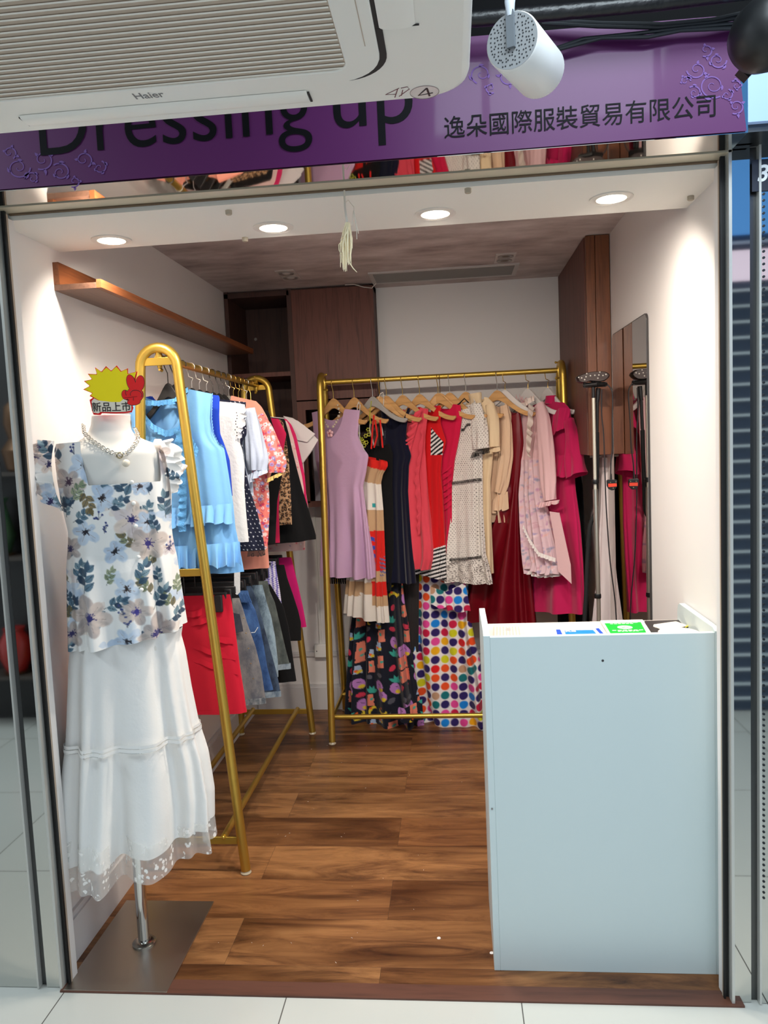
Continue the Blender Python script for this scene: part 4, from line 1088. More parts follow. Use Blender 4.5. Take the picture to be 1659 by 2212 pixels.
rows = outline(MP, 'A', [(638, 205, 955), (690, 190, 985), (800, 200, 1010), (900, 212, 1030), (1060, 240, 1032), (1260, 288, 1030), (1330, 288, 1036), (1500, 276, 1064), (1800, 284, 1100), (2030, 298, 1130)])
cu = (auz(395, 700)[0]+auz(850, 700)[0])/2; hw = (auz(850, 700)[0]-auz(395, 700)[0])/2
garment(MP, rows, [('bodice', zw, PRINT), ('peplum', None, PRINT)], t, neck=dict(f=.118, b=.012, w=hw+.012, c=cu+.012, shape='sq', slope=.05),
        th=((0, .072), (.05, .086), (.1, .104), (.17, .108), (.24, .104), (.325, .094), (.36, .10), (.6, .115)), amp=[(0, .0), (.1, .001), (.31, .002), (.33, .005), (.62, .018)], folds=(9, 0, 0), hem_tilt=.018, nu=560, dz=.0019, seed=5, color=cv, sm=1.5, p=2.3)
BT = mat('pearl_button', (244, 242, 238), .25)
for y in (925, 1068, 1225, 1440, 1660):
    u, z = auz(752+(y-925)*.09, y); d = rows[0][0]-z
    MB().sphere(MP.at(u, z, prof(d, [(0, .072), (.1, .106), (.2, .108), (.33, .097), (.6, .122)])+.002), .0058, 14).build('button', BT, t)
def wing(pts, drop, d, seed, v):
    P = [(*auz(x, y), v_) for (x, y), v_ in zip(pts, v)]
    frill('ruffle_sleeve', MP, P, drop, PRINT, t, amp=.009, waves=5, flare=-.012, d=d, seed=seed, n=190, rows=60, color=cv)
wing([(205, 640), (195, 720), (190, 800), (205, 920), (232, 1040), (262, 1100)], [.035, .058, .064, .060, .050, .012], (-.97, .16), 4, [.05, .06, .07, .075, .07, .05])
wing([(150, 640), (180, 760), (200, 880), (225, 1000), (270, 1130)], [.03, .04, .05, .045, .01], (-.9, -.25), 9, [.05, .06, .08, .08, .06])
wing([(955, 640), (985, 720), (1005, 820), (1018, 940), (1028, 1010)], [.024, .044, .046, .038, .01], (.97, .20), 6, [.05, .05, .05, .05, .05])
wing([(950, 650), (985, 760), (1008, 880), (1022, 1000)], [.016, .034, .036, .012], (.95, -.1), 8, [.06, .07, .07, .06])

# white tiered skirt with a lace hem
SKW = cloth('white_cotton', (240, 239, 236), .9, .1, .25, 60)
def lace_mat(name, rgb, scale=70., open_=.28):
    m, nt, I, N, L = nodes_mat(name)
    tc = N('TexCoord'); vo = N('TexVoronoi'); vo.inputs['Scale'].default_value = scale; L(tc.outputs['Object'], vo.inputs[0])
    r = N('ValToRGB'); r.color_ramp.interpolation = 'LINEAR'; ramp(r, [(.34, (255, 255, 255)), (.46, (0, 0, 0))]); L(vo.outputs['Distance'], r.inputs[0])
    n = N('TexNoise'); n.inputs['Scale'].default_value = 26; L(tc.outputs['Object'], n.inputs[0])
    g = N('Math'); g.operation = 'GREATER_THAN'; g.inputs[1].default_value = .50; L(n.outputs[0], g.inputs[0])
    mu = N('Math'); mu.operation = 'MULTIPLY'; L(r.outputs[0], mu.inputs[0]); L(g.outputs[0], mu.inputs[1])
    mr = N('MapRange'); mr.inputs[3].default_value = open_; mr.inputs[4].default_value = .96; L(mu.outputs[0], mr.inputs[0])
    L(mr.outputs[0], I['Alpha']); I['Base Color'].default_value = tuple(lin(rgb))+(1,); I['Roughness'].default_value = .9
    return m
LACE = lace_mat('white_lace', (250, 248, 244), 62, .34)
def buz(x, y): return MP.uz(*zp('B', x, y))
rows = outline(MP, 'B', [(60, 250, 850), (110, 228, 840), (200, 218, 862), (400, 212, 892), (600, 206, 930), (770, 190, 978), (980, 178, 1010), (1185, 172, 1012)])
t = thing('white_skirt', 'long white tiered cotton skirt with a lace hem on the mannequin', 'skirt', (-.965, .183, .3))
ZREF = rows[0][0]
z1, z2 = buz(500, 150)[1], buz(560, 612)[1]
zl = rows[-1][0]
garment(MP, rows, [('waistband', z1, SKW), ('upper_tier', z2, SKW), ('lower_tier', None, SKW)], t, th=((0, .09), (.3, .11), (.75, .135)), amp=[(0, .001), (.04, .004), (.25, .010), (.28, .011), (.35, .017), (.8, .036)], folds=(8, 0, 0), hem=0, hem_tilt=.030, nu=260, dz=.006, seed=21, sm=2)
for dz in (0, -.012):
    rr = [(z2+.006+dz, np.interp(z2+dz, [r[0] for r in rows][::-1], [r[1] for r in rows][::-1])-.003, np.interp(z2+dz, [r[0] for r in rows][::-1], [r[2] for r in rows][::-1])+.003)]
    rr.append((rr[0][0]-.008, rr[0][1], rr[0][2]))
    garment(MP, rr, [('seam_trim', None, SKW)], t, th=((0, .132), (1, .132)), amp=[(0, .0125), (1, .0125)], folds=(8, 0, 0), nu=260, dz=.003, seed=21, sm=0, zref=ZREF)
rows2 = [(zl+.05, rows[-1][1]+.004, rows[-1][2]-.004), (zl-.066, rows[-1][1]-.008, rows[-1][2]+.006)]
garment(MP, rows2, [('lace_hem', None, LACE)], t, th=((0, .13), (2, .13)), amp=[(0, .034), (2, .034)], folds=(8, 0, 0), hem=.0, hem_tilt=.034, nu=260, dz=.004, seed=21, sm=0, zref=ZREF)

# chain necklace with ring clasp and pearl
SIL = mat('silver', (224, 222, 216), .18, 1.)
t = thing('chain_necklace', 'chunky silver chain necklace with a pearl drop round the mannequin neck', 'necklace', tuple(MP.at(*auz(650, 740), .08)))
kp = [(395, 560, -.02), (398, 530, .0), (412, 585, .035), (470, 640, .058), (560, 697, .078), (645, 738, .092), (706, 735, .092), (762, 680, .075), (793, 628, .05), (790, 590, .03), (772, 552, .0)]
kp = [(*auz(a, b), v) for a, b, v in kp]
kp = np.array(kp[1:]); L_ = np.concatenate([[0], np.cumsum(np.linalg.norm(np.diff(kp, axis=0), axis=1))])
m = MB(); nl = 46
for i in range(nl):
    s = L_[-1]*i/(nl-1); q = [np.interp(s, L_, kp[:, j]) for j in range(3)]; q2 = [np.interp(min(s+.003, L_[-1]), L_, kp[:, j]) for j in range(3)]; q3 = [np.interp(max(s-.003, 0), L_, kp[:, j]) for j in range(3)]
    c = MP.at(*q); d = MP.at(*q2)-MP.at(*q3); d /= np.linalg.norm(d)+1e-9
    nrm = MP.n+np.array((0, 0, .2)); nrm = nrm-d*(nrm@d); nrm /= np.linalg.norm(nrm); b_ = np.cross(d, nrm)
    ang = .5 if i % 2 else -.9
    a_ = nrm*math.cos(ang)+b_*math.sin(ang)
    m.torus(c+MP.n*.003, .0056, .0012, a_, 14, 6, 1.3, up=d)
m.build('chain', SIL, t)
MB().torus(MP.at(*auz(668, 742), .098), .0075, .0018, MP.n, 22, 8).build('ring_clasp', mat('clasp_old_gold', (176, 164, 132), .25, 1.), t)
MB().sphere(MP.at(*auz(712, 795), .102), .0105, 22).build('pearl', mat('pearl', (240, 228, 208), .2, coat=.5), t)

# starburst price tag standing on the neck
SP = Plane(*(MP.P+MP.n*.066)[:2], -8)
def nuz(x, y): return SP.uz(*zp('N', x, y))
t = thing('starburst_tag', 'yellow and red starburst card with a red hand sign on the mannequin neck', 'tag', tuple(SP.at(*nuz(480, 480))))
def flat(name, pts, v, m, parent, th=.0006):
    q = [nuz(x, y) for x, y in pts]
    return MB().prism(q, SP.P+SP.n*v, SP.w, (0, 0, 1), -th if False else th).build(name, m, parent, smooth=False)
def burst(inset):
    sp = [(165, 522), (70, 425), (80, 300), (138, 190), (246, 94), (410, 76), (570, 66), (738, 108), (880, 155)]
    va = [(205, 482), (168, 372), (200, 272), (272, 196), (342, 160), (488, 146), (636, 152), (738, 190)]
    C = np.array((490, 400)); out = []
    def sh(p, k):
        p = np.array(p, float); d = p-C; return tuple(C+d*(1-k/np.linalg.norm(d)))
    for i, s_ in enumerate(sp):
        out.append(sh(s_, inset*1.7))
        if i < len(va):
            v_ = np.array(va[i]); a_ = np.array(sp[i]); b_ = np.array(sp[i+1])
            for f in (.35, .7): out.append(sh(a_*(1-f)**2+2*f*(1-f)*v_+v_*f*f*0+v_*f*f, inset))
            for f in (.3, .65): out.append(sh(v_*(1-f)**2+2*f*(1-f)*v_+b_*f*f, inset))
    return out
RED = mat('tag_red', (236, 24, 24), .35); YEL = mat('tag_yellow', (255, 232, 0), .4); INKB = mat('tag_black', (34, 22, 24), .4); CRM = mat('tag_cream', (238, 228, 208), .4)
low = [(840, 330), (840, 480), (760, 600), (800, 640), (818, 700), (795, 765), (700, 778), (560, 784), (350, 778), (325, 806), (225, 800), (200, 740), (178, 640), (165, 580), (215, 548)]
flat('red_back', burst(0)+low, .0, RED, t, .0016)
flat('yellow_face', burst(13)+[(815, 320), (800, 470), (700, 560), (640, 625), (480, 640), (330, 600), (235, 545)], .0018, YEL, t)
flat('lettering_ground', [(198, 600), (235, 558), (300, 590), (400, 600), (500, 612), (620, 612), (680, 566), (745, 600), (790, 650), (788, 740), (700, 756), (560, 762), (330, 758), (300, 782), (225, 770), (205, 720)], .0026, CRM, t)
o = SP.at(*nuz(207, 745), .0036); e = SP.at(*nuz(786, 735), .0036)
text_obj('lettering', '新品上市', np.linalg.norm(e-o), o, (e-o)/np.linalg.norm(e-o), (0, 0, 1), INKB, t, th=.0004, bold=.010, spacey=1.02)
def ellp(cx, cy, rx, ry, rot, n=28, a0=0, a1=360):
    c, s = math.cos(R(rot)), math.sin(R(rot)); P = []
    for i in range(n):
        a = R(a0+(a1-a0)*i/n); x, y = rx*math.cos(a), ry*math.sin(a); P.append((cx+x*c-y*s, cy+x*s+y*c))
    return P
hand = [(790, 325, 60, 120, -17), (918, 338, 64, 118, 8), (845, 505, 122, 112, 0), (703, 505, 50, 68, -14), (830, 612, 96, 46, -6)]
hb, hr = MB(), MB()
for i, (cx, cy, rx, ry, ro) in enumerate(hand):
    hb.prism([nuz(*q) for q in ellp(cx, cy, rx+7, ry+7, ro)], SP.P+SP.n*(.0034+.00004*i), SP.w, (0, 0, 1), .0006)
    hr.prism([nuz(*q) for q in ellp(cx, cy, rx, ry, ro)], SP.P+SP.n*(.0044+.00004*i), SP.w, (0, 0, 1), .0005)
hb.build('hand_outline', INKB, t, smooth=False); hr.build('hand_sign', RED, t, smooth=False)
m = MB()
for st in (ellp(865, 500, 88, 62, 10, 20, 150, 400), [(690, 545), (740, 548), (800, 540), (880, 530)], [(712, 440), (705, 480), (720, 515)], [(826, 545), (824, 590)]):
    m.tube([SP.at(*nuz(*q), .0054) for q in st], .0007, 6, ry=.0003)
m.build('hand_line', INKB, t)

# ================================================================== dresses on the back rack
BYAW = 30
GD, GH = 'dresses on the back rack', 'hangers on the back rack'
HX = dict(lilac=718, tan=763, black=803, navy=833, coral=868, red=905, magenta=945, lace=970, cream=1005, beige=1073, satin=1090, pink=1140, fuchsia=1183)
YW = dict(fuchsia=60, pink=48, satin=32)
LEAN = dict(fuchsia=.105, pink=.15, satin=.02)
BP = {k: Plane(at(px, 815, 1, BRY)[0], BRY, YW.get(k, BYAW), LEAN.get(k, 0.), 1.7) for k, px in HX.items()}
for k, body, hk, lab in (('lilac', WOODH, 'g', 'wooden hanger carrying the lilac dress and the flower necklace'), ('tan', WOODH, 'g', 'wooden hanger carrying the patchwork dress with the red smocked top'),
        ('black', HG, 's', 'grey hanger carrying the plain black dress'), ('navy', WOODH, 'g', 'wooden hanger with a pearl string carrying the navy velvet dress'), ('coral', WOODH, 'g', 'wooden hanger carrying the ruffled coral dress'),
        ('red', WOODH, 'g', 'wooden hanger carrying the red dress with striped trim'), ('magenta', WOODH, 'g', 'wooden hanger carrying the crimson draped dress'), ('lace', WOODH, 's', 'wooden hanger with a paper label carrying the white dotted dress'),
        ('cream', WOODH, 's', 'wooden hanger carrying the cream collared dress'), ('beige', WOODH, 's', 'wooden hanger carrying the beige chiffon dress'), ('satin', HW, 'g', 'white hanger carrying the burgundy satin gown'),
        ('pink', HW, 'g', 'white hanger carrying the pale pink ruffled dress'), ('fuchsia', HW, 'g', 'white hanger carrying the fuchsia cape dress')):
    sty = 'z' if k in ('satin', 'pink', 'fuchsia') else 'arch'
    hanger(BP[k].P[0], BRY, YW.get(k, BYAW), body, hk, lab, GH, psi=100 if sty == 'arch' else 70, style=sty)

def dress(key, label, cat, name=None, group=GD):
    pl = BP[key]; return pl, thing(name or cat, label, cat, (pl.P[0], pl.P[1], 1.45), group)
def Z(pl, k, y, x=None): return pl.uz(*zp(k, x if x is not None else 400, y))[1]
def skin_rows(pl, k, rows): return outline(pl, k, rows)

# lilac dress
pl, t = dress('lilac', 'plain lilac sleeveless dress hanging first on the back rack beside the gold post', 'dress')
LIL = cloth('lilac', (204, 166, 198), .9, .2, .18, 70)
rows = outline(pl, '5', [(478, 130, 530), (560, 140, 522), (700, 150, 512), (800, 158, 555), (862, 160, 600), (1000, 185, 578), (1110, 205, 552), (1300, 225, 575), (1600, 240, 608), (1850, 245, 630)])
cu = pl.uz(*zp('5', 300, 600))[0]
garment(pl, rows, [('bodice', Z(pl, '5', 1112), LIL), ('flared_skirt', None, LIL)], t, neck=dict(f=.135, b=.05, w=.085, c=cu, slope=.12), th=((0, .008), (.1, .018), (.3, .022), (.38, .022), (.8, .045)),
        amp=[(0, 0), (.3, .001), (.37, .003), (.8, .026)], folds=(7, 0, 0), nu=170, seed=3, vofs=.004)
frill('arm_lining', pl, [(*pl.uz(*zp('5', 516, 600), .016), .016), (*pl.uz(*zp('5', 516, 720), .018), .018), (*pl.uz(*zp('5', 556, 815), .02), .02)], .008, cloth('white_lining', (222, 214, 216)), t, amp=.001, waves=2, flare=.002, d=(1, 0))

# black top with beaded fringe, mostly behind the lilac dress
BLK = cloth('black', (13, 13, 15), .9, .1, .2, 60)
pl2 = Plane(pl.P[0]+.028, BRY+.03, BYAW)
t = thing('fringed_top', 'black top with a beaded tassel hem showing under the lilac dress', 'top', (pl2.P[0], pl2.P[1], 1.3), GD)
rows = outline(pl2, '5', [(620, 150, 470), (760, 170, 480), (1820, 262, 440), (1870, 262, 436)])
garment(pl2, rows, [('body', None, BLK)], t, th=((0, .006), (.4, .012)), folds=(4, 0, .004), nu=60, vofs=-.012)
m = MB()
for i in range(9):
    q = pl2.uz(*zp('5', 272+i*18, 1868))
    m.tube([pl2.at(q[0], q[1]+.006, -.004), pl2.at(q[0], q[1]-.028, -.004)], .0042, 6)
m.build('tassel_fringe', BLK, t)
m = MB()
for i in range(9):
    q = pl2.uz(*zp('5', 272+i*18, 1905)); m.sphere(pl2.at(q[0], q[1], .001), .0022, 8)
m.build('bead_trim', mat('bead_white', (222, 220, 214), .2), t)

# flower necklace on the lilac dress
t = thing('flower_necklace', 'pale pink flower pendant necklace hanging at the lilac neckline', 'necklace', tuple(pl.at(*pl.uz(*zp('5', 310, 670), .03), .03)))
def z5(x, y): return pl.uz(*zp('5', x, y))
m = MB(); pts = [(370, 440), (385, 500), (370, 560), (345, 600), (320, 632)]; pts2 = [(240, 520), (250, 560), (275, 600), (300, 632)]
for ps in (pts, pts2):
    for i in range(len(ps)-1):
        for f in (0, .5):
            x = ps[i][0]*(1-f)+ps[i+1][0]*f; y = ps[i][1]*(1-f)+ps[i+1][1]*f
            m.sphere(pl.at(*z5(x, y), .028), .0048+.002*((i*2+int(f*2)) % 2), 10)
m.build('bead_chain', mat('bead_shell', (206, 190, 168), .3), t)
m = MB(); c = z5(310, 672)
for i in range(5):
    a = math.pi/2+2*math.pi*i/5; m.sphere(pl.at(c[0]+.0115*math.cos(a), c[1]+.0115*math.sin(a), .031), .0088, 12, (1, .5, 1))
m.build('flower_pendant', mat('enamel_pink', (226, 176, 180), .25), t)
MB().sphere(pl.at(*c, .037), .004, 10).build('flower_centre', mat('gem_red', (170, 70, 80), .2), t)

# patchwork dress
pl, t = dress('tan', 'tan, white and red patchwork dress with a red smocked top', 'dress')
def tan_col(U, Zz, fr, s):
    out = np.empty(U.shape+(3,)); ys = lambda y: Z(pl, '5', y, 660)
    T, W_, RD_ = (196, 160, 122), (232, 224, 214), (218, 36, 28)
    ux = lambda x: pl.uz(*zp('5', x, 1600))[0]
    k_ = np.clip((Zz-ys(1300))/(ys(945)-ys(1300)), 0, 1)*.30; Zz = Zz+k_*(U-ux(660))
    out[:] = RD_; out[Zz < ys(945)] = T
    for y0, c in ((1078, W_), (1300, T), (1470, RD_), (1795, T), (1885, RD_), (2000, T), (2082, W_)):
        out[Zz < ys(y0)] = c
    left = U < ux(640); l2 = U < ux(665)
    for y0, c in ((1300, T), (1430, W_), (1890, T), (1985, W_)): out[left & (Zz < ys(y0))] = c
    blue = l2 & (U > ux(612)) & (Zz < ys(1510)) & (Zz > ys(1740))
    st = np.sin(Zz*150+U*60); out[blue & (st > .1)] = (58, 78, 178); out[blue & (st < -.75)] = RD_
    far = U < ux(540); out[far & (Zz < ys(1950))] = T; out[far & (Zz < ys(2010))] = W_
    tl = (U > ux(660)) & (U < ux(685)) & (Zz < ys(1245)) & (Zz > ys(1280)); out[tl] = (50, 160, 160)
    bl = (U > ux(700)) & (Zz < ys(1680)) & (Zz > ys(1840)) & (np.sin(Zz*300+U*200) > .2); out[bl] = (110, 106, 150)
    return out
PAT = cloth('patchwork', (255, 255, 255), .85, .1, .3, 55, attr=True)
rows = outline(pl, '5', [(835, 470, 738), (945, 470, 752), (1010, 480, 712), (1080, 470, 696), (1300, 460, 714), (1600, 450, 724), (1900, 432, 732), (2185, 412, 755)])
garment(pl, rows, [('smocked_top', Z(pl, '5', 1080, 650), PAT), ('skirt', None, PAT)], t, th=((0, .03), (.1, .026), (.2, .022), (.5, .032), (.75, .05)), amp=[(0, .004), (.13, .003), (.2, .003), (.75, .013)], folds=(8, 0, 0), nu=220, dz=.004, color=tan_col, seed=8, hem_tilt=-.015, neck=dict(f=0, b=0, w=.01, slope=0, tilt=.045))
m = MB()
for st in ([(640, 520), (628, 640), (618, 800)], [(650, 560), (668, 690), (640, 790)], [(690, 560), (700, 660), (712, 790)]):
    m.tube([pl.at(*pl.uz(*zp('5', *q), .012), .012) for q in st], .004, 6, ry=.0012)
m.build('strap_ribbon', cloth('red_strap', (208, 34, 28)), t)
for i, (x, y, lab) in enumerate(((660, 690, 0), (640, 720, 0))): pass
# yellow-green beaded necklace
t = thing('beaded_necklace', 'yellow-green beaded flower necklace hanging before the patchwork dress', 'necklace', tuple(pl.at(*pl.uz(*zp('5', 630, 720), .05), .05)), 'necklaces on the hangers')
m = MB(); rn = random.Random(5)
for a, b in (((668, 410), (655, 520)), ((655, 520), (660, 600)), ((545, 580), (560, 660)), ((560, 660), (590, 730))):
    for i in range(14):
        f = i/14; m.sphere(pl.at(*pl.uz(*zp('5', a[0]*(1-f)+b[0]*f, a[1]*(1-f)+b[1]*f)), .05), .0026, 8)
m.build('bead_chain', mat('bead_lime', (176, 184, 50), .3), t)
m = MB()
for cx, cy in ((645, 640), (625, 690), (650, 680), (600, 735), (630, 745), (612, 770), (592, 720)):
    for i in range(6):
        a = i*math.pi/3; m.sphere(pl.at(*pl.uz(*zp('5', cx+13*math.cos(a), cy+13*math.sin(a))), .053), .0034, 8)
m.build('flower_pendant', mat('bead_lime2', (196, 196, 70), .3), t)
PEARL = mat('pearl_white', (232, 224, 212), .2)
def pearls(key, st, lab, v=.03):
    p_ = BP[key]; m = MB(); n = len(st)
    P = [p_.at(*p_.uz(*zp('5', *q)), v) for q in st]
    L_ = sum(np.linalg.norm(P[i+1]-P[i]) for i in range(n-1)); k = int(L_/.0062)
    d = np.concatenate([[0], np.cumsum([np.linalg.norm(P[i+1]-P[i]) for i in range(n-1)])])
    for i in range(k): m.sphere([np.interp(L_*i/k, d, [q[j] for q in P]) for j in range(3)], .0033, 8)
    tag(m.build('pearl_necklace', PEARL), lab, 'necklace', 'necklaces on the hangers')
pearls('tan', [(530, 520), (525, 450), (538, 415), (550, 440), (545, 500), (535, 560)], 'thick pearl loop hanging over the patchwork dress hanger', .024)
pearls('navy', [(705, 450), (700, 380), (715, 345), (735, 335), (742, 380), (738, 450)], 'long pearl string looped over the navy dress hanger', .022)

# black dress and navy velvet dress
pl, t = dress('black', 'plain black strappy dress between the patchwork and the navy dress', 'dress')
rows = outline(pl, '5', [(760, 560, 770), (840, 545, 795), (1100, 560, 790), (1400, 540, 800), (1700, 560, 800), (1960, 570, 775)])
garment(pl, rows, [('body', None, BLK)], t, neck=dict(f=.03, b=.01, w=.06), th=((0, .012), (.2, .018), (.6, .022)), folds=(5, .001, .007), seed=4)
m = MB()
for st in ([(610, 580), (604, 640), (640, 770)], [(690, 575), (706, 640), (715, 690)]):
    m.tube([pl.at(*pl.uz(*zp('5', *q), .012), .012) for q in st], .0035, 6, ry=.001)
m.build('strap_ribbon', cloth('pale_strap', (196, 190, 184)), t)
pl, t = dress('navy', 'navy velvet dress with a scoop neck next to the black dress', 'dress')
NAVY = cloth('navy_velvet', (14, 16, 38), .8, .3, .25, 30, spec=.1)
rows = outline(pl, '5', [(472, 700, 938), (560, 704, 918), (690, 704, 902), (790, 700, 925), (862, 700, 946), (940, 705, 925), (1150, 700, 918), (1500, 700, 944), (1750, 705, 964), (1895, 700, 978)])
garment(pl, rows, [('bodice', Z(pl, '5', 1060, 850), NAVY), ('skirt', None, NAVY)], t, neck=dict(f=.10, b=.05, w=.072, c=pl.uz(*zp('5', 825, 600))[0], slope=.1), th=((0, .008), (.12, .016), (.4, .022), (.85, .036)), folds=(6, .001, .012), seed=14, nu=130)
BLUES = mat('label_print', (150, 160, 190), .6)
m = MB()
for i in range(9):
    q = pl.uz(*zp('5', 748, 655+i*8)); m.obox(pl.at(q[0], q[1], .018), [pl.w, pl.n, (0, 0, 1)], (.0014, .0006, .0007))
m.build('neck_print', BLUES, t, smooth=False)

# coral dress
pl, t = dress('coral', 'coral pink sleeveless dress with ruffled front beside the navy dress', 'dress')
COR = cloth('coral', (222, 70, 86), .85, .2, .35, 38)
rows = outline(pl, '5', [(466, 850, 1086), (560, 850, 1078), (700, 845, 1062), (800, 840, 1060), (1000, 835, 1074), (1200, 840, 1085), (1400, 850, 1105), (1600, 860, 1130), (1700, 870, 1128), (1785, 880, 1105)])
garment(pl, rows, [('body', None, COR)], t, neck=dict(f=.07, b=.03, w=.05, c=pl.uz(*zp('5', 960, 600))[0]), th=((0, .008), (.12, .018), (.4, .026), (.75, .034)), folds=(5, .003, .012), seed=6, nu=150)
zf = lambda pts, v=.03: [(*pl.uz(*zp('5', x, y), v), v) for x, y in pts]
frill('front_ruffle', pl, zf([(1035, 470), (1010, 560), (985, 650), (955, 760), (940, 830)]), [.03, .045, .05, .04, .02], COR, t, amp=.008, waves=7, flare=.012, d=(-.8, -.45), seed=3)
frill('front_ruffle', pl, zf([(1050, 620), (1040, 800), (1010, 1000), (1030, 1250), (1020, 1500)]), [.014, .030, .034, .03, .018], COR, t, amp=.0035, waves=9, flare=.004, d=(-.7, -.55), seed=7)

# red dress with stripes
pl, t = dress('red', 'bright red dress with black and white striped cups and hem', 'dress')
def red_col(U, Zz, fr, s):
    out = np.empty(U.shape+(3,)); out[:] = (206, 10, 20)
    ux = lambda x, y: pl.uz(*zp('5', x, y))[0]; zy = lambda y: Z(pl, '5', y, 1150)
    P = [(1125, 625), (1222, 742), (1205, 850), (1122, 850)]
    Q = [pl.uz(*zp('5', *p)) for p in P]
    ins = np.zeros(U.shape, bool)
    for i in range(4):
        (x1, y1), (x2, y2) = Q[i], Q[(i+1) % 4]
        ins ^= ((y1 > Zz) != (y2 > Zz)) & (U < (x2-x1)*(Zz-y1)/(y2-y1+1e-9)+x1)
    st = np.sin((Zz*.75-U*.5)*400)
    out[ins & (st > 0)] = (232, 228, 226); out[ins & (st <= 0)] = (16, 15, 18)
    hm = Zz < zy(1600)+.35*(U-ux(1200, 1600))
    st = np.sin((Zz-.30*U)*330)
    out[hm & (st > 0)] = (232, 228, 226); out[hm & (st <= 0)] = (16, 15, 18)
    return out
REDC = cloth('red_striped', (255, 255, 255), .8, .15, .15, 60, attr=True)
rows = outline(pl, '5', [(448, 1000, 1192), (600, 1000, 1190), (680, 1000, 1215), (742, 1000, 1236), (800, 1000, 1222), (862, 1010, 1200), (1000, 1015, 1190), (1200, 1010, 1205), (1600, 1000, 1224), (1845, 985, 1232)])
garment(pl, rows, [('bodice', Z(pl, '5', 866, 1150), REDC), ('skirt', None, REDC)], t, neck=dict(f=.075, b=.03, w=.055, shape='v'), th=((0, .008), (.12, .018), (.3, .022), (.75, .034)), folds=(5, .001, .011), seed=11, nu=260, dz=.0028, color=red_col, hem_tilt=-.012)

# crimson draped dress
pl, t = dress('magenta', 'crimson pink sleeveless dress with draped side folds', 'dress')
MAG = cloth('crimson', (206, 12, 64), .8, .2, .3, 40)
rows = outline(pl, '5', [(436, 1110, 1352), (560, 1110, 1364), (700, 1115, 1345), (900, 1120, 1304), (1100, 1130, 1284), (1400, 1130, 1288), (1600, 1130, 1270), (1728, 1140, 1254)])
garment(pl, rows, [('body', None, MAG)], t, neck=dict(f=.03, b=.02, w=.045), th=((0, .010), (.12, .02), (.4, .022), (.7, .026)), folds=(5, .001, .007), seed=2)
for k in range(7):
    y = 930+k*52
    frill('drape_fold', pl, [(*pl.uz(*zp('5', 1200, y+60), .022), .022), (*pl.uz(*zp('5', 1245, y+30), .025), .025), (*pl.uz(*zp('5', 1282, y), .014), .014)], .012, MAG, t, amp=.001, waves=1, flare=.004, n=30, rows=5)

# white dotted dress with black lace
pl, t = dress('lace', 'white dotted lace dress with black lace trim and short sleeves', 'dress')
def dot_col(U, Zz, fr, s):
    out = np.empty(U.shape+(3,)); out[:] = (228, 220, 212)
    a = (U/.0125); b = Zz/.0095; r_ = np.floor(b); a = a+.5*(r_ % 2)
    d = np.hypot((a-np.floor(a)-.5)*1.25, (b-r_-.5))
    out[d < .21] = (112, 102, 98)
    zy = lambda y: Z(pl, '5', y, 1400)
    low = Zz < zy(1700)
    nz = np.sin(U*310+np.sin(Zz*240)*2)*np.sin(Zz*330+np.sin(U*190)*2)
    out[low & (nz > .45)] = (120, 110, 104)
    return out
DOT = cloth('dotted_white', (255, 255, 255), .9, .1, .3, 90, attr=True); BLACE = lace_mat('black_lace', (16, 16, 18), 160, .72)
rows = outline(pl, '5', [(392, 1290, 1462), (470, 1240, 1500), (600, 1225, 1535), (850, 1222, 1535), (1040, 1220, 1535), (1300, 1215, 1538), (1660, 1205, 1560), (1760, 1190, 1590), (1895, 1180, 1615)])
garment(pl, rows, [('bodice', Z(pl, '5', 1046, 1400), DOT), ('skirt', Z(pl, '5', 1690, 1400), DOT), ('hem_flounce', None, DOT)], t, neck=dict(f=.05, b=.03, w=.06, c=pl.uz(*zp('5', 1370, 400))[0]), th=((0, .010), (.12, .018), (.4, .022), (.85, .042)), amp=[(0, 0), (.3, .002), (.36, .004), (.75, .011), (.85, .016)], folds=(7, 0, 0), seed=9, nu=300, dz=.0024, color=dot_col)
limb('sleeve', pl, [(*pl.uz(*zp('5', 1475, 430), .0), .0), (*pl.uz(*zp('5', 1500, 560), .006), .006), (*pl.uz(*zp('5', 1515, 700), .010), .010), (*pl.uz(*zp('5', 1525, 800), .012), .012)], [(.03, .02), (.04, .022), (.042, .024), (.044, .026)], DOT, t, folds=(5, .003), nu=120, nz=70, color=dot_col)
frill('lace_cuff', pl, [(*pl.uz(*zp('5', 1450, 830), .035), .035), (*pl.uz(*zp('5', 1520, 800), .042), .042), (*pl.uz(*zp('5', 1588, 790), .02), .02)], .026, BLACE, t, amp=.009, waves=4, flare=.004)
for y0, y1, xa, xb, a in ((1050, 1075, 1285, 1535, 0), (1685, 1700, 1265, 1535, 0), (600, 640, 1372, 1452, 0)):
    fr = lambda x, y: (*pl.uz(*zp('5', x, y)), .048 if y > 1500 else .036 if y > 700 else .026)
    frill('lace_trim', pl, [(*fr(xa-14, y1-8)[:2], .012), fr(xa+30, y1-9), fr((xa+xb)/2, (y0+y1)/2-8), fr(xb-26, y0-11), (*fr(xb+4, y0-12)[:2], .012)], .013, BLACE, t, amp=.0012, waves=9, flare=.001, n=90, rows=5)
m = MB(); m.tube([pl.at(*pl.uz(*zp('5', x, y), .016), .016) for x, y in ((1300, 455), (1345, 425), (1385, 385), (1420, 420))], .003, 6); m.build('neck_trim', BLK, t)

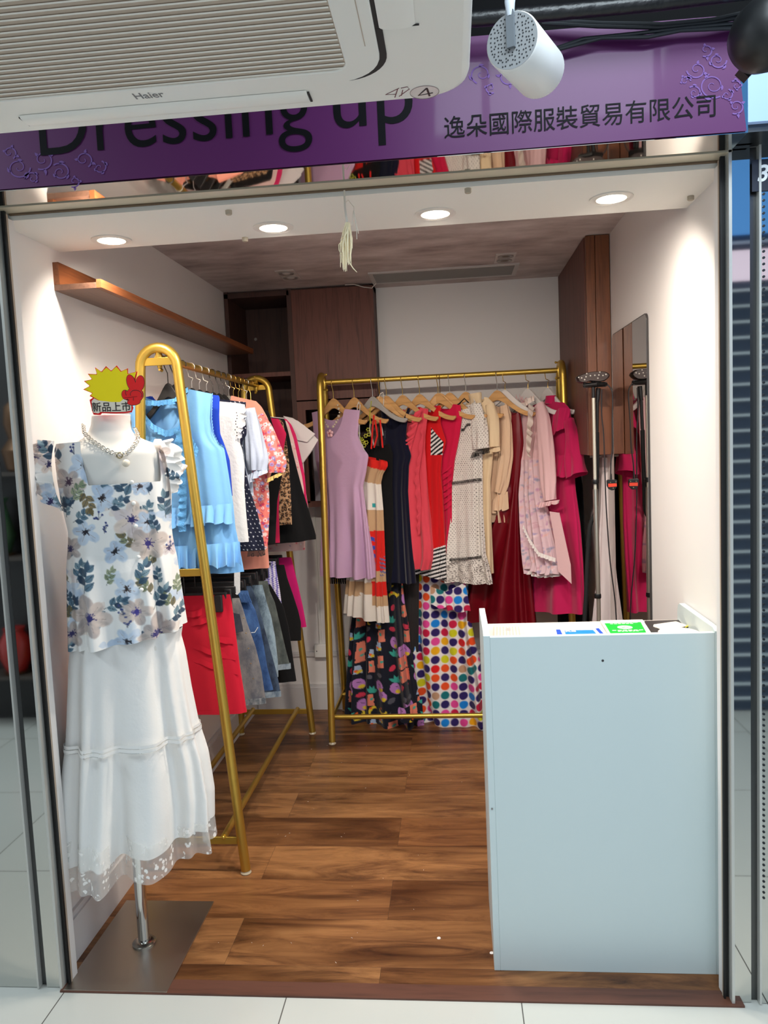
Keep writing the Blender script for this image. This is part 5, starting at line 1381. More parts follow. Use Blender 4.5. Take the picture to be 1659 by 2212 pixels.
# cream dress
pl, t = dress('cream', 'cream dress with a stand collar, cut-out shoulder and frilled short sleeve', 'dress')
CRE = cloth('cream', (232, 206, 168), .85, .15, .2, 50)
rows = outline(pl, '6', [(352, 270, 400), (400, 230, 448), (480, 225, 470), (700, 225, 450), (850, 240, 440), (1000, 250, 425), (1300, 250, 432), (1700, 245, 449)])
garment(pl, rows, [('body', None, CRE)], t, neck=dict(f=.03, b=.01, w=.03), th=((0, .010), (.1, .018), (.5, .022), (.9, .03)), folds=(4, .001, .007), seed=13)
limb('collar', pl, [(*pl.uz(*zp('6', 315, 405), .002), .002), (*pl.uz(*zp('6', 312, 360), .004), .004), (*pl.uz(*zp('6', 305, 318), .006), .006)], [(.034, .02), (.032, .02), (.034, .022)], CRE, t, folds=(2, .001), nz=16)
limb('sleeve', pl, [(*pl.uz(*zp('6', 420, 400), .006), .006), (*pl.uz(*zp('6', 445, 520), .012), .012), (*pl.uz(*zp('6', 455, 740), .014), .014)], [(.024, .018), (.03, .02), (.032, .022)], CRE, t, folds=(4, .002), nz=30)
frill('sleeve_frill', pl, [(*pl.uz(*zp('6', 408, 760), .03), .03), (*pl.uz(*zp('6', 450, 742), .036), .036), (*pl.uz(*zp('6', 498, 730), .02), .02)], .022, CRE, t, amp=.007, waves=4, flare=.004)

# beige chiffon dress
pl, t = dress('beige', 'beige chiffon dress with a long gathered sleeve', 'dress')
BEI = cloth('beige', (228, 194, 162), .85, .2, .35, 40)
rows = outline(pl, '6', [(392, 440, 552), (480, 415, 585), (700, 415, 590), (900, 415, 580), (1050, 420, 560), (1180, 415, 560), (1310, 425, 572)])
garment(pl, rows, [('body', None, BEI)], t, neck=dict(f=.03, b=.02, w=.03), th=((0, .010), (.1, .018), (.5, .026)), amp=[(0, .001), (.3, .003), (.42, .012), (.6, .012)], folds=(8, 0, 0), seed=15, nu=150)
limb('sleeve', pl, [(*pl.uz(*zp('6', 525, 410), .012), .012), (*pl.uz(*zp('6', 545, 560), .022), .022), (*pl.uz(*zp('6', 545, 800), .028), .028), (*pl.uz(*zp('6', 520, 1000), .028), .028), (*pl.uz(*zp('6', 500, 1090), .026), .026)], [(.02, .016), (.028, .02), (.033, .022), (.034, .022), (.03, .02)], BEI, t, folds=(6, .004), nz=60, nu=60)
frill('gathered_hem', pl, [(*pl.uz(*zp('6', 418, 1160), .03), .03), (*pl.uz(*zp('6', 490, 1100), .042), .042), (*pl.uz(*zp('6', 560, 1075), .03), .03)], [.06, .075, .085], BEI, t, amp=.008, waves=5, flare=.004, rows=14)
m = MB(); m.tube([pl.at(*pl.uz(*zp('6', x, y), .02), .02) for x, y in ((565, 1320), (570, 1350))], .0022, 6); m.build('drawstring', HK['s'], t)

# burgundy satin gown
pl, t = dress('satin', 'long burgundy satin halter gown with a full skirt', 'gown')
SAT = mat('satin_burgundy', (112, 3, 20), .42, 0, .1, 30, 0, spec=.35)
rows = outline(pl, '6', [(455, 575, 650), (560, 560, 668), (700, 545, 680), (1045, 545, 655), (1075, 548, 658), (1150, 520, 665), (1320, 450, 688), (1500, 380, 708), (1760, 280, 738), (2095, 225, 776)])
garment(pl, rows, [('bodice', Z(pl, '6', 1042, 620), SAT), ('sash', Z(pl, '6', 1078, 620), SAT), ('full_skirt', None, SAT)], t, neck=dict(f=.02, b=.01, w=.02), th=((0, .010), (.1, .02), (.36, .022), (.5, .04), (.95, .07)), amp=[(0, 0), (.33, .001), (.37, .004), (.95, .030)], folds=(6, 0, 0), seed=16, nu=200, hem_tilt=-.01)

# pale pink dress
pl, t = dress('pink', 'pale pink chiffon dress with ruffled front, long sleeve and floral skirt', 'dress')
PK = cloth('pale_pink', (230, 188, 190), .85, .2, .3, 45)
cp = Canvas(-.4, .4, .5, 1.8, (218, 186, 192), .002); rn = random.Random(31)
for i in range(900):
    u, z = rn.uniform(-.3, .3), rn.uniform(.7, 1.5); c = rn.choice([(196, 150, 176), (168, 150, 186), (232, 206, 206), (206, 160, 170), (150, 150, 170), (226, 176, 170)])
    for k in range(3): cp.leaf(u, z, rn.uniform(.008, .018), rn.uniform(.006, .011), rn.uniform(0, 6.28), c, .7)
PKF = cloth('pink_floral', (255, 255, 255), .85, .15, .3, 45, attr=True)
rows = outline(pl, '6', [(395, 680, 830), (500, 660, 850), (820, 665, 800), (1100, 655, 830), (1300, 670, 880), (1500, 690, 930), (1640, 705, 955), (1710, 715, 960)])
garment(pl, rows, [('bodice', Z(pl, '6', 830, 740), PK), ('floral_skirt', None, PKF)], t, neck=dict(f=.03, b=.02, w=.04), th=((0, .010), (.1, .018), (.35, .022), (.7, .05)), amp=[(0, .001), (.3, .002), (.36, .005), (.75, .014)], folds=(9, 0, 0), seed=17, nu=260, dz=.004, color=cp)
PW = cloth('lace_white', (236, 226, 222), .9, .1, .3, 90)
Q = lambda x, y, v: (*pl.uz(*zp('6', x, y), v), v)
frill('front_ruffle', pl, [Q(720, 400, .05), Q(712, 520, .055), Q(705, 620, .058), Q(700, 740, .058), Q(712, 800, .05)], [.06, .055, .058, .055, .035], cloth('ruffle_cream', (232, 214, 204)), t, amp=.015, waves=6, flare=.012, d=(.75, -.3), seed=5)
frill('neck_ruffle', pl, [Q(680, 440, .03), Q(720, 400, .034), Q(770, 375, .02)], .028, cloth('ruffle_cream', (232, 214, 204)), t, amp=.009, waves=4, flare=.01, d=(-.1, .9), seed=6)
limb('sleeve', pl, [Q(800, 400, .01), Q(830, 520, .02), Q(855, 750, .03), Q(875, 1000, .034), Q(885, 1150, .034)], [(.026, .018), (.036, .024), (.040, .026), (.042, .026), (.032, .022)], PK, t, folds=(5, .003), nz=60, nu=60)
frill('sleeve_cuff', pl, [Q(800, 1165, .05), Q(880, 1150, .062), Q(960, 1140, .04)], [.02, .022, .014], PK, t, amp=.011, waves=5, flare=.004, seed=4)
frill('lace_trim', pl, [Q(680, 1330, .062), Q(730, 1440, .074), Q(800, 1545, .078), Q(930, 1590, .062)], .018, PW, t, amp=.002, waves=16, flare=.002)
frill('hem_flounce', pl, [Q(705, 1600, .052), Q(790, 1640, .06), Q(880, 1650, .058), Q(960, 1640, .04)], .038, PKF, t, amp=.006, waves=6, flare=.006, color=cp)
frill('underskirt_frill', pl, [Q(715, 1670, .04), Q(800, 1700, .046), Q(960, 1690, .03)], .024, PW, t, amp=.005, waves=7, flare=.004)
m = MB(); pts = [Q(885, 1230, .062), Q(960, 1240, .062), Q(1050, 1640, .06), Q(1056, 1785, .06), Q(955, 1690, .06), Q(925, 1450, .062)]
m.add([pl.at(q[0], q[1], .066) for q in pts]+[pl.at(q[0], q[1], .064) for q in pts], [(0, 1, 2, 3, 4, 5), (11, 10, 9, 8, 7, 6)]+[(i, (i+1) % 6, 6+(i+1) % 6, 6+i) for i in range(6)]).build('sash_tail', PK, t, smooth=False)
m = MB()
rn = random.Random(3)
for i in range(26):
    a = rn.uniform(.6, 2.6); c = Q(650+rn.uniform(-40, 40), 395+rn.uniform(-25, 25), .02)
    m.tube([pl.at(c[0], c[1], .02), pl.at(c[0]+.03*math.cos(a), c[1]+.03*math.sin(a), .026)], [.002, .0008], 5, ry=.0006)
m.build('feather_trim', cloth('feather_pink', (226, 178, 180)), t)

# fuchsia cape dress
pl, t = dress('fuchsia', 'fuchsia dress with a caped shoulder and tiered flared sleeves', 'dress')
FU = cloth('fuchsia', (192, 20, 84), .8, .2, .12, 50)
Q = lambda x, y, v: (*pl.uz(*zp('6', x, y), v), v)
rows = outline(pl, '6', [(385, 760, 975), (450, 730, 1035), (560, 740, 1050), (1050, 790, 1075), (1300, 760, 1110), (1600, 740, 1135), (2005, 700, 1155)])
garment(pl, rows, [('bodice', Z(pl, '6', 1055, 950), FU), ('skirt', None, FU)], t, neck=dict(f=.015, b=.01, w=.045), th=((0, .012), (.1, .022), (.4, .024), (.95, .034)), amp=[(0, 0), (.3, .001), (.4, .004), (.95, .013)], folds=(5, 0, 0), seed=19, nu=150, hem_tilt=.03)
limb('collar', pl, [Q(885, 400, .0), Q(890, 365, .0), Q(892, 335, .0)], [(.034, .024), (.030, .022), (.028, .022)], FU, t, folds=(2, .0), nz=14)
frill('shoulder_cape', pl, [Q(905, 480, .035), Q(960, 430, .042), Q(1010, 430, .03), Q(1045, 440, .012)], [.105, .12, .10, .085], FU, t, amp=.006, waves=2, flare=.018, d=(.12, -1), rows=24, seed=5)
limb('flared_sleeve', pl, [Q(1030, 520, .02), Q(1055, 660, .026), Q(1075, 800, .03), Q(1095, 960, .034)], [(.024, .022), (.034, .028), (.04, .034), (.058, .042)], FU, t, folds=(3, .006), nz=44, nu=60)
frill('peplum', pl, [Q(905, 770, .04), Q(960, 800, .044), Q(1060, 780, .03)], [.10, .105, .09], FU, t, amp=.006, waves=2, flare=.012, rows=20, seed=9)

# long printed dresses low on the rack
FRU = cloth('fruit_print', (255, 255, 255), .8, .15, .3, 45, attr=True)
cf = Canvas(-.5, .5, -.1, 1.7, (22, 25, 40), .0016); rn = random.Random(44)
CO = {'l': (190, 128, 196), 'y': (226, 196, 50), 't': (62, 168, 152), 'c': (228, 130, 106), 'b': (166, 184, 212), 'o': (236, 104, 40), 'r': (214, 56, 84), 'g': (92, 90, 100)}
for gz in np.arange(.0, 1.0, .062):
    for gu in np.arange(-.42, .42, .062):
        u, z = gu+rn.uniform(-.012, .012), gz+rn.uniform(-.012, .012)+.03*((int(round(gu/.062))) % 2); k = rn.choice('lylcbttrcyg'); a = rn.uniform(0, 6.28)
        if k == 'y':
            cf.ell(u, z, .027, .019, a, CO['y']); cf.ell(u+.008*math.cos(a+1.5), z+.009*math.sin(a+1.5), .022, .013, a, (22, 25, 40)); cf.ell(u-.01, z+.014, .006, .006, 0, CO['o'])
        elif k == 't':
            for d in (-.9, -.3, .3, .9): cf.leaf(u, z-.016, .042, .017, 1.57+d, CO['t'])
        elif k == 'c': cf.poly([(u-.017, z-.032), (u+.019, z-.028), (u+.015, z+.032), (u-.015, z+.029)], CO['c']); cf.leaf(u, z, .02, .012, a, CO['t'])
        elif k == 'l': cf.ell(u, z, .023, .031, a*.1, CO['l']); cf.ell(u+.009, z-.017, .013, .010, 0, CO['y']); cf.seg((u-.008, z+.01), (u+.006, z+.006), .0022, (60, 40, 70))
        elif k == 'b': cf.poly([(u-.016, z-.02), (u+.018, z-.018), (u+.014, z+.022), (u-.006, z+.026)], CO['b']); cf.ell(u-.004, z-.004, .007, .007, 0, CO['o']); cf.ell(u+.008, z-.01, .012, .007, .6, CO['y'])
        elif k == 'r': cf.ell(u, z, .012, .019, a, CO['r'])
        else: cf.ell(u, z, .016, .012, a, CO['g'])
pl = Plane(BP['navy'].P[0]-.035, BRY+.025, 18)
t = thing('maxi_dress', 'long navy dress with a bright fruit and leaf print reaching the floor', 'dress', (pl.P[0], pl.P[1], .9), GD)
rows = outline(pl, '8', [(-420, 390, 640), (300, 345, 715), (560, 270, 745), (800, 240, 780), (1000, 232, 800), (1300, 218, 850), (1600, 210, 905), (1700, 215, 912)])
garment(pl, rows, [('bodice', Z(pl, '8', 300), FRU), ('long_skirt', None, FRU)], t, th=((0, .012), (.4, .02), (.8, .06), (1.2, .075)), amp=[(0, 0), (.35, .003), (.6, .016), (1.2, .030)], folds=(8, 0, 0), hem=.006, seed=23, nu=400, dz=.0035, color=cf, vofs=-.03)
hanger(pl.P[0], BRY, 18, WOODH, 'g', 'wooden hanger behind the navy dress carrying the fruit print dress', GH, psi=100)
frill('hem_swag', pl, [(*pl.uz(*zp('8', 640, 1500), .085), .085), (*pl.uz(*zp('8', 760, 1530), .10), .10), (*pl.uz(*zp('8', 925, 1440), .07), .07)], [.05, .075, .10], FRU, t, amp=.008, waves=3, flare=.004, rows=30, color=cf)
POL = cloth('polka_print', (255, 255, 255), .8, .1, .15, 50, attr=True)
PC_ = np.array([(46, 30, 96), (232, 80, 30), (236, 172, 20), (190, 148, 118), (206, 204, 30), (20, 130, 220), (220, 24, 30), (196, 24, 66), (20, 112, 118), (226, 70, 150), (226, 70, 150), (232, 80, 30)], float)
def polka(U, Zz, fr, s):
    out = np.empty(U.shape+(3,)); out[:] = (234, 228, 226); g = .0455
    a, b = U/g+40, Zz/g+40; i, j = np.floor(a).astype(int), np.floor(b).astype(int)
    d = np.hypot(a-i-.5, b-j-.5)
    k = (i*7+j*5+(i*j) % 3) % 12; k = np.where((i+2*j) % 3 == 0, 0, k)
    f = np.clip((.435-d)*9+.5, 0, 1)[..., None]; return out*(1-f)+PC_[k]*f
pl = Plane(BP['magenta'].P[0]+.01, BRY+.02, 15)
t = thing('maxi_dress', 'long white dress with multicoloured polka dots hanging to the floor', 'dress', (pl.P[0], pl.P[1], .9), GD)
rows = outline(pl, '8', [(-420, 900, 1250), (330, 850, 1340), (560, 828, 1340), (900, 812, 1400), (1200, 840, 1480), (1500, 880, 1530), (1640, 920, 1560), (1740, 960, 1570)])
garment(pl, rows, [('bodice', Z(pl, '8', 330, 1000), POL), ('long_skirt', None, POL)], t, th=((0, .012), (.4, .02), (.8, .06), (1.2, .075)), amp=[(0, 0), (.35, .003), (.6, .014), (1.2, .026)], folds=(6, 0, 0), hem=.006, hem_tilt=-.02, seed=27, nu=540, dz=.0026, color=polka, vofs=-.03)
hanger(pl.P[0], BRY, 15, WOODH, 'g', 'wooden hanger carrying the polka dot dress behind the crimson one', GH, psi=100)
frill('knotted_panel', pl, [(*pl.uz(*zp('8', 1000, 380), .05), .05), (*pl.uz(*zp('8', 1150, 430), .06), .06), (*pl.uz(*zp('8', 1330, 340), .05), .05)], [.08, .10, .14], POL, t, amp=.010, waves=2, flare=.006, d=(.15, -1), rows=40, color=polka)
pl = Plane(BP['coral'].P[0], BRY+.045, 25)
t = thing('slip_dress', 'charcoal slip dress glimpsed between the fruit print and polka dot dresses', 'dress', (pl.P[0], pl.P[1], 1.), GD)
rows = outline(pl, '8', [(-380, 720, 860), (340, 700, 870), (1000, 690, 860)])
garment(pl, rows, [('body', None, cloth('charcoal', (44, 40, 40)))], t, th=((0, .008), (.6, .016)), folds=(4, 0, .006), nu=60, vofs=-.03, seed=4)
pl = Plane(.585, 1.98, 25)
t = thing('black_coat', 'long black coat hanging in the dark corner under the walnut wall unit', 'coat', (.585, 1.98, 1.0))
garment(pl, [(1.34, -.07, .03), (1.2, -.085, .05), (.8, -.09, .06), (.35, -.09, .065)], [('body', None, BLK)], t, th=((0, .015), (.2, .03), (1, .045)), folds=(5, .002, .012), nu=70, seed=40)
MB().tube([(.585, 1.98, 1.33), (.585, 1.98, 1.345), (.59, 1.975, 1.361)], .004, 8).build('hanging_loop', BLK, t)

# ================================================================== tops on the rack by the shelf wall
GT, GHL = 'tops on the rack by the shelf wall', 'hangers on the rack by the shelf wall'
LY = dict(blue=.64, royal=.70, eyelet=.79, dots=.88, shirt=.965, coralf=1.05, peach=1.13, black=1.21, magenta=1.28, leopard=1.35, aline=1.42, rose=1.50, hot=1.565, white=1.63, lace=1.71)
LP = {k: Plane(LRX, y, 0) for k, y in LY.items()}
for k, body, hk, lab in (('blue', HB, 'k', 'black hanger carrying the sky blue ruffled blouse'), ('royal', HB, 'k', 'black hanger carrying the royal blue top behind the sky blue one'), ('eyelet', HB, 'k', 'black hanger carrying the white eyelet blouse'),
        ('dots', HB, 'w', 'black hanger with pale hook carrying the navy dotted dress'), ('shirt', HB, 'w', 'black hanger with pale hook carrying the pale blue shirt'), ('coralf', HB, 'w', 'black hanger with pale hook carrying the coral flowered dress'),
        ('peach', HB, 'k', 'black hanger carrying the plain peach top'), ('black', HB, 'k', 'black hanger carrying the black top before the leopard one'), ('magenta', HB, 'k', 'black hanger carrying the raspberry top'),
        ('leopard', HG, 's', 'grey hanger with silver hook carrying the leopard print top'), ('aline', HB, 'g', 'black hanger with brass hook carrying the black flared dress'), ('rose', HG, 'g', 'grey hanger carrying the pale rose printed top'),
        ('hot', HG, 'g', 'grey hanger carrying the hot pink top'), ('white', HG, 'w', 'grey hanger carrying the crisp white top with pointed sleeves'), ('lace', HG, 'g', 'grey hanger at the end of the rail carrying the white lace top')):
    hanger(LRX, LY[k], 0, body, hk, lab, GHL, half=.122, style='z' if k in ('dots', 'shirt', 'coralf', 'leopard', 'aline', 'rose', 'hot', 'white') else 'arch')
def top_(key, label, cat, group=GT):
    pl = LP[key]; return pl, thing(cat, label, cat, (pl.P[0], pl.P[1], 1.4), group)
def sym(pl, k, rows, lim=.19, mn=.0):
    out = []
    for y, x in rows:
        u, z = pl.uz(*zp(k, x, y)); out.append((z, -max(min(u, lim), mn), u))
    return out
ZZ = lambda pl, k, y, x: pl.uz(*zp(k, x, y))[1]

pl, t = top_('blue', 'sky blue sleeveless blouse with ruffled tiers, first on the rack behind the mannequin', 'blouse')
SKY = cloth('sky_blue', (116, 172, 222), .8, .2, .2, 45)
rows = sym(pl, 'A', [(258, 1318), (330, 1318), (480, 1305), (580, 1318), (640, 1350), (692, 1405), (800, 1424), (900, 1440), (1085, 1466), (1260, 1480), (1360, 1500), (1575, 1540)])
cu = pl.uz(*zp('A', 985, 400))[0]
zb1, zb2 = ZZ(pl, 'A', 1100, 1350), ZZ(pl, 'A', 1370, 1400)
garment(pl, rows, [('body', None, SKY)], t, neck=dict(f=.135, b=.035, w=.085, c=cu, slope=.25), th=((0, .008), (.12, .022), (.5, .04)), amp=[(0, 0), (.12, .004), (.3, .004), (.5, .008)], folds=(9, 0, 0), seed=41, nu=170)
Q = lambda k, x, y, v: (*pl.uz(*zp(k, x, y), v), v)
uL, uR = rows[8][1], rows[8][2]
frill('ruffle_tier', pl, [(uL-.005, zb1-.005, .02), (uL*.5, zb1-.004, .038), (0, zb1, .042), (uR*.5, zb1+.002, .038), (uR+.006, zb1+.006, .018)], .062, SKY, t, amp=.010, waves=15, flare=.014, seed=3, rows=14)
frill('ruffle_tier', pl, [(uL-.015, zb2-.005, .022), (uL*.5, zb2-.004, .044), (0, zb2, .048), (uR*.6, zb2+.002, .044), (uR+.026, zb2+.006, .02)], .078, SKY, t, amp=.013, waves=14, flare=.018, seed=5, rows=16)
SKL = cloth('sky_lace', (98, 164, 220), .9, .1, .9, 120)
frill('lace_trim', pl, [Q('A', 830, 345, .014), Q('A', 930, 350, .012), Q('A', 1050, 335, .012), Q('A', 1120, 270, .012), Q('A', 1150, 250, .012)], .018, SKL, t, amp=.003, waves=14, flare=.004)
frill('lace_trim', pl, [Q('A', 835, 440, .026), Q('A', 900, 520, .032), Q('A', 990, 565, .034), Q('A', 1080, 535, .034), Q('A', 1110, 420, .028), Q('A', 1135, 290, .02)], .022, SKL, t, amp=.003, waves=16, flare=.004)
frill('lace_ribbon', pl, [Q('A', 1105, 560, .045), Q('A', 1130, 800, .052), Q('A', 1140, 1050, .058), Q('A', 1135, 1290, .06)], .026, SKL, t, amp=.003, waves=12, flare=.002, d=(-1, 0))
frill('lace_ribbon', pl, [Q('A', 1120, 570, .045), Q('A', 1180, 620, .05), Q('A', 1225, 700, .05)], .03, SKL, t, amp=.004, waves=5, flare=.004, d=(-.3, -1))
frill('arm_trim', pl, [Q('A', 1318, 300, .006), Q('A', 1312, 480, .012), Q('A', 1325, 590, .014), Q('A', 1360, 660, .012), Q('A', 1404, 690, .006)], .007, SKY, t, amp=.001, waves=20, flare=.002, d=(.7, .5))

pl, t = top_('royal', 'royal blue sleeveless top right behind the sky blue blouse', 'top')
ROY = cloth('royal_blue', (22, 62, 178), .8, .2, .15, 50)
garment(pl, sym(pl, '4', [(655, 300), (700, 330), (900, 325), (1050, 335), (1160, 378), (1300, 425), (1640, 454)]), [('body', None, ROY)], t, neck=dict(f=.06, b=.03, w=.08, slope=.15), th=((0, .008), (.2, .018), (.4, .025)), folds=(5, .001, .008), seed=42)

pl, t = top_('eyelet', 'white eyelet lace blouse hanging behind the royal blue top', 'blouse')
EYE = cloth('eyelet_white', (226, 224, 222), .9, .1, .7, 70)
garment(pl, sym(pl, '4', [(715, 440), (745, 520), (800, 556), (900, 552), (1000, 530), (1140, 522), (1200, 545), (1350, 566), (1560, 560), (1800, 576), (2080, 600)]), [('body', None, EYE)], t, neck=dict(f=.05, b=.03, w=.08), th=((0, .010), (.2, .02), (.6, .028)), folds=(6, .001, .008), seed=43)
frill('eyelet_frill', pl, [(*pl.uz(*zp('4', 525, 760), .012), .012), (*pl.uz(*zp('4', 520, 900), .016), .016), (*pl.uz(*zp('4', 500, 1090), .016), .016)], [.02, .022, .01], EYE, t, amp=.004, waves=5, flare=.004, d=(1, -.2))
m = MB()
for i in range(9):
    q = pl.uz(*zp('4', 508+rng.uniform(-14, 8), 850+i*27)); m.lathe([(.0022, 0), (.0018, .0006)], pl.at(q[0], q[1], .022), 8, pl.n)
m.build('eyelet_dot', mat('eyelet_hole', (40, 36, 34), .9), t)
pts = [(596, 240), (655, 235), (655, 445), (625, 474), (596, 452)]
m = MB(); m.prism([pl.uz(*zp('3', *q)) for q in pts], pl.P+pl.n*.02, pl.w, (0, 0, 1), .001).build('sash_tail', EYE, t, smooth=False)

pl, t = top_('dots', 'navy dress with tiny white dots behind the white eyelet blouse', 'dress')
NV = cloth('navy_dots', (255, 255, 255), .85, .15, .15, 50, attr=True)
def ndot(U, Zz, fr, s):
    out = np.empty(U.shape+(3,)); out[:] = (22, 26, 48)
    b = Zz/.016; r_ = np.floor(b); a = U/.016+.5*(r_ % 2)
    out[np.hypot(a-np.floor(a)-.5, b-r_-.5) < .12] = (216, 218, 226); return out
garment(pl, sym(pl, '4', [(705, 500), (720, 582), (800, 580), (870, 566), (960, 588), (1060, 588), (1130, 545), (1250, 558), (1400, 580), (1600, 625), (1800, 690), (2000, 735), (2160, 764)]), [('body', None, NV)], t, neck=dict(f=.05, b=.03, w=.08), th=((0, .010), (.2, .02), (.7, .034)), folds=(6, .001, .010), seed=44, nu=260, dz=.003, color=ndot)
frill('hem_net', pl, [(*pl.uz(*zp('4', 600, 2160), .03), .03), (*pl.uz(*zp('4', 690, 2165), .034), .034), (*pl.uz(*zp('4', 762, 2150), .02), .02)], .022, BLACE, t, amp=.004, waves=5, flare=.004)

pl, t = top_('shirt', 'pale blue gauze shirt with frilled short sleeve', 'shirt')
PBL = cloth('pale_blue', (196, 206, 226), .9, .1, .5, 60)
rr = sym(pl, '4', [(800, 560), (900, 600), (1100, 620), (1400, 640), (1640, 655)])
garment(pl, rr, [('body', None, PBL)], t, neck=dict(f=.05, b=.03, w=.07), th=((0, .010), (.2, .02), (.5, .026)), folds=(6, .001, .008), seed=45)
S4 = lambda x, y, v: (*pl.uz(*zp('4', x, y), v), v)
limb('sleeve', pl, [S4(610, 800, .004), S4(635, 960, .012), S4(665, 1150, .016), S4(690, 1290, .018), S4(695, 1400, .018)], [(.022, .02), (.030, .026), (.036, .03), (.042, .034), (.036, .03)], PBL, t, folds=(7, .003), nu=60)
frill('sleeve_frill', pl, [S4(590, 1450, .03), S4(680, 1400, .048), S4(785, 1385, .03)], [.036, .028, .012], PBL, t, amp=.007, waves=5, flare=.006)

def floral(base, cols, g, r_, seed, res=.0016):
    c = Canvas(-.5, .5, .3, 1.8, base, res); rn = random.Random(seed)
    for z in np.arange(.6, 1.75, g):
        for u in np.arange(-.2, .40, g):
            uu, z_ = u+rn.uniform(-g*.4, g*.4), z+rn.uniform(-g*.4, g*.4); k = rn.choice(cols); q = r_*rn.uniform(.6, 1.2)
            for i in range(5): c.ell(uu+q*.7*math.cos(i*1.257), z_+q*.7*math.sin(i*1.257), q*.5, q*.5, 0, k)
            c.ell(uu, z_, q*.36, q*.36, 0, rn.choice([(206, 30, 60), (240, 236, 230), (90, 96, 170)]))
    return c
pl, t = top_('coralf', 'coral dress scattered with small white and blue flowers', 'dress')
CFM = cloth('coral_floral', (255, 255, 255), .85, .15, .3, 60, attr=True)
cc = floral((236, 128, 118), [(240, 226, 226), (246, 214, 210), (150, 150, 210), (214, 60, 90)], .016, .0062, 51)
rr = sym(pl, '4', [(850, 640), (900, 690), (1100, 700), (1450, 780), (1600, 800), (1800, 802), (2000, 790), (2150, 778)])
garment(pl, rr, [('body', None, CFM)], t, neck=dict(f=.05, b=.03, w=.07), th=((0, .010), (.2, .02), (.6, .026)), folds=(6, .001, .008), seed=46, nu=220, dz=.0032, color=cc)
S4 = lambda x, y, v: (*pl.uz(*zp('4', x, y), v), v)
limb('sleeve', pl, [S4(690, 880, .004), S4(750, 1000, .014), S4(815, 1200, .02), S4(860, 1330, .022), S4(862, 1420, .022)], [(.026, .022), (.034, .028), (.040, .034), (.044, .036), (.038, .03)], CFM, t, folds=(7, .003), nu=90, nz=80, color=cc)
frill('yellow_cuff', pl, [S4(785, 1475, .04), S4(860, 1440, .05), S4(928, 1400, .03)], .016, cloth('cuff_yellow', (232, 196, 120)), t, amp=.004, waves=4, flare=.004)

pl, t = top_('peach', 'plain peach short-sleeved top behind the coral flowered dress', 'top')
PEA = cloth('peach', (240, 158, 136), .85, .2, .2, 50)
garment(pl, sym(pl, '4', [(672, 600), (720, 660), (790, 730), (900, 790), (1000, 815), (1150, 842), (1300, 860), (1500, 800), (1900, 770), (2330, 800)]), [('body', None, PEA)], t, neck=dict(f=.05, b=.03, w=.07, slope=.4), th=((0, .012), (.2, .022), (.6, .026)), folds=(5, .001, .007), seed=47)

pl, t = top_('black', 'black short-sleeved top hanging behind the peach top', 'top')
garment(pl, sym(pl, '4', [(775, 730), (840, 800), (1000, 850), (1200, 900), (1400, 935), (1700, 880), (2100, 860)]), [('body', None, BLK)], t, neck=dict(f=.04, b=.02, w=.06), th=((0, .012), (.2, .02), (.6, .024)), folds=(5, .001, .006), seed=48)
pl, t = top_('magenta', 'raspberry pink top with a scalloped sleeve behind the black top', 'top')
RAS = cloth('raspberry', (186, 22, 72), .85, .2, .2, 50)
garment(pl, sym(pl, '4', [(850, 820), (900, 890), (1050, 968), (1200, 940), (1500, 900), (1800, 890), (2090, 896)]), [('body', None, RAS)], t, neck=dict(f=.04, b=.02, w=.06), th=((0, .012), (.2, .02), (.6, .024)), folds=(5, .001, .006), seed=49)
pl, t = top_('leopard', 'leopard print top squeezed between raspberry and black garments', 'top')
LEO = cloth('leopard', (255, 255, 255), .85, .15, .2, 50, attr=True)
cl = Canvas(-.3, .45, .5, 1.8, (190, 150, 112), .0016); rn = random.Random(9)
for z in np.arange(.75, 1.7, .0145):
    for u in np.arange(-.2, .36, .0145):
        uu, z_ = u+rn.uniform(-.005, .005), z+rn.uniform(-.005, .005); a = rn.uniform(0, 6.28)
        cl.ell(uu, z_, .0078, .0062, a, (24, 18, 16)); cl.ell(uu+.002*math.cos(a), z_+.002*math.sin(a), .0042, .0032, a, (150, 104, 66)); cl.ell(uu+.007*math.cos(a), z_+.007*math.sin(a), .003, .003, 0, (190, 150, 112))
garment(pl, sym(pl, '4', [(860, 850), (920, 930), (1080, 962), (1300, 990), (1500, 1000), (1700, 1010), (1915, 1016)]), [('body', None, LEO)], t, neck=dict(f=.04, b=.02, w=.06), th=((0, .012), (.2, .02), (.6, .024)), folds=(5, .001, .005), seed=50, nu=220, dz=.003, color=cl)
pl, t = top_('aline', 'plain black flared dress, the widest on the rack by the shelf wall', 'dress')
garment(pl, sym(pl, '4', [(850, 890), (920, 955), (1050, 990), (1200, 1020), (1400, 1068), (1600, 1120), (1800, 1182), (2020, 1242), (2100, 1244)]), [('body', None, BLK)], t, neck=dict(f=.04, b=.02, w=.06), th=((0, .012), (.2, .02), (.7, .034)), folds=(5, .001, .010), seed=51, hem_tilt=.02)
pl, t = top_('rose', 'pale rose top with a fine red print behind the black flared dress', 'top')
cr = floral((230, 192, 186), [(220, 120, 130), (240, 220, 214)], .03, .004, 61)
RSP = cloth('rose_print', (255, 255, 255), .85, .15, .2, 50, attr=True)
garment(pl, sym(pl, '4', [(870, 930), (960, 990), (1100, 1036), (1300, 1078), (1450, 1112), (1570, 1130), (2160, 1140)]), [('body', None, RSP)], t, neck=dict(f=.04, b=.02, w=.06), th=((0, .012), (.2, .02), (.6, .024)), folds=(5, .001, .006), seed=52, nu=180, dz=.004, color=cr)
pl, t = top_('hot', 'hot pink long-sleeved top near the far end of the shelf-wall rail', 'top')
HOT = cloth('hot_pink', (216, 36, 100), .85, .2, .2, 50)
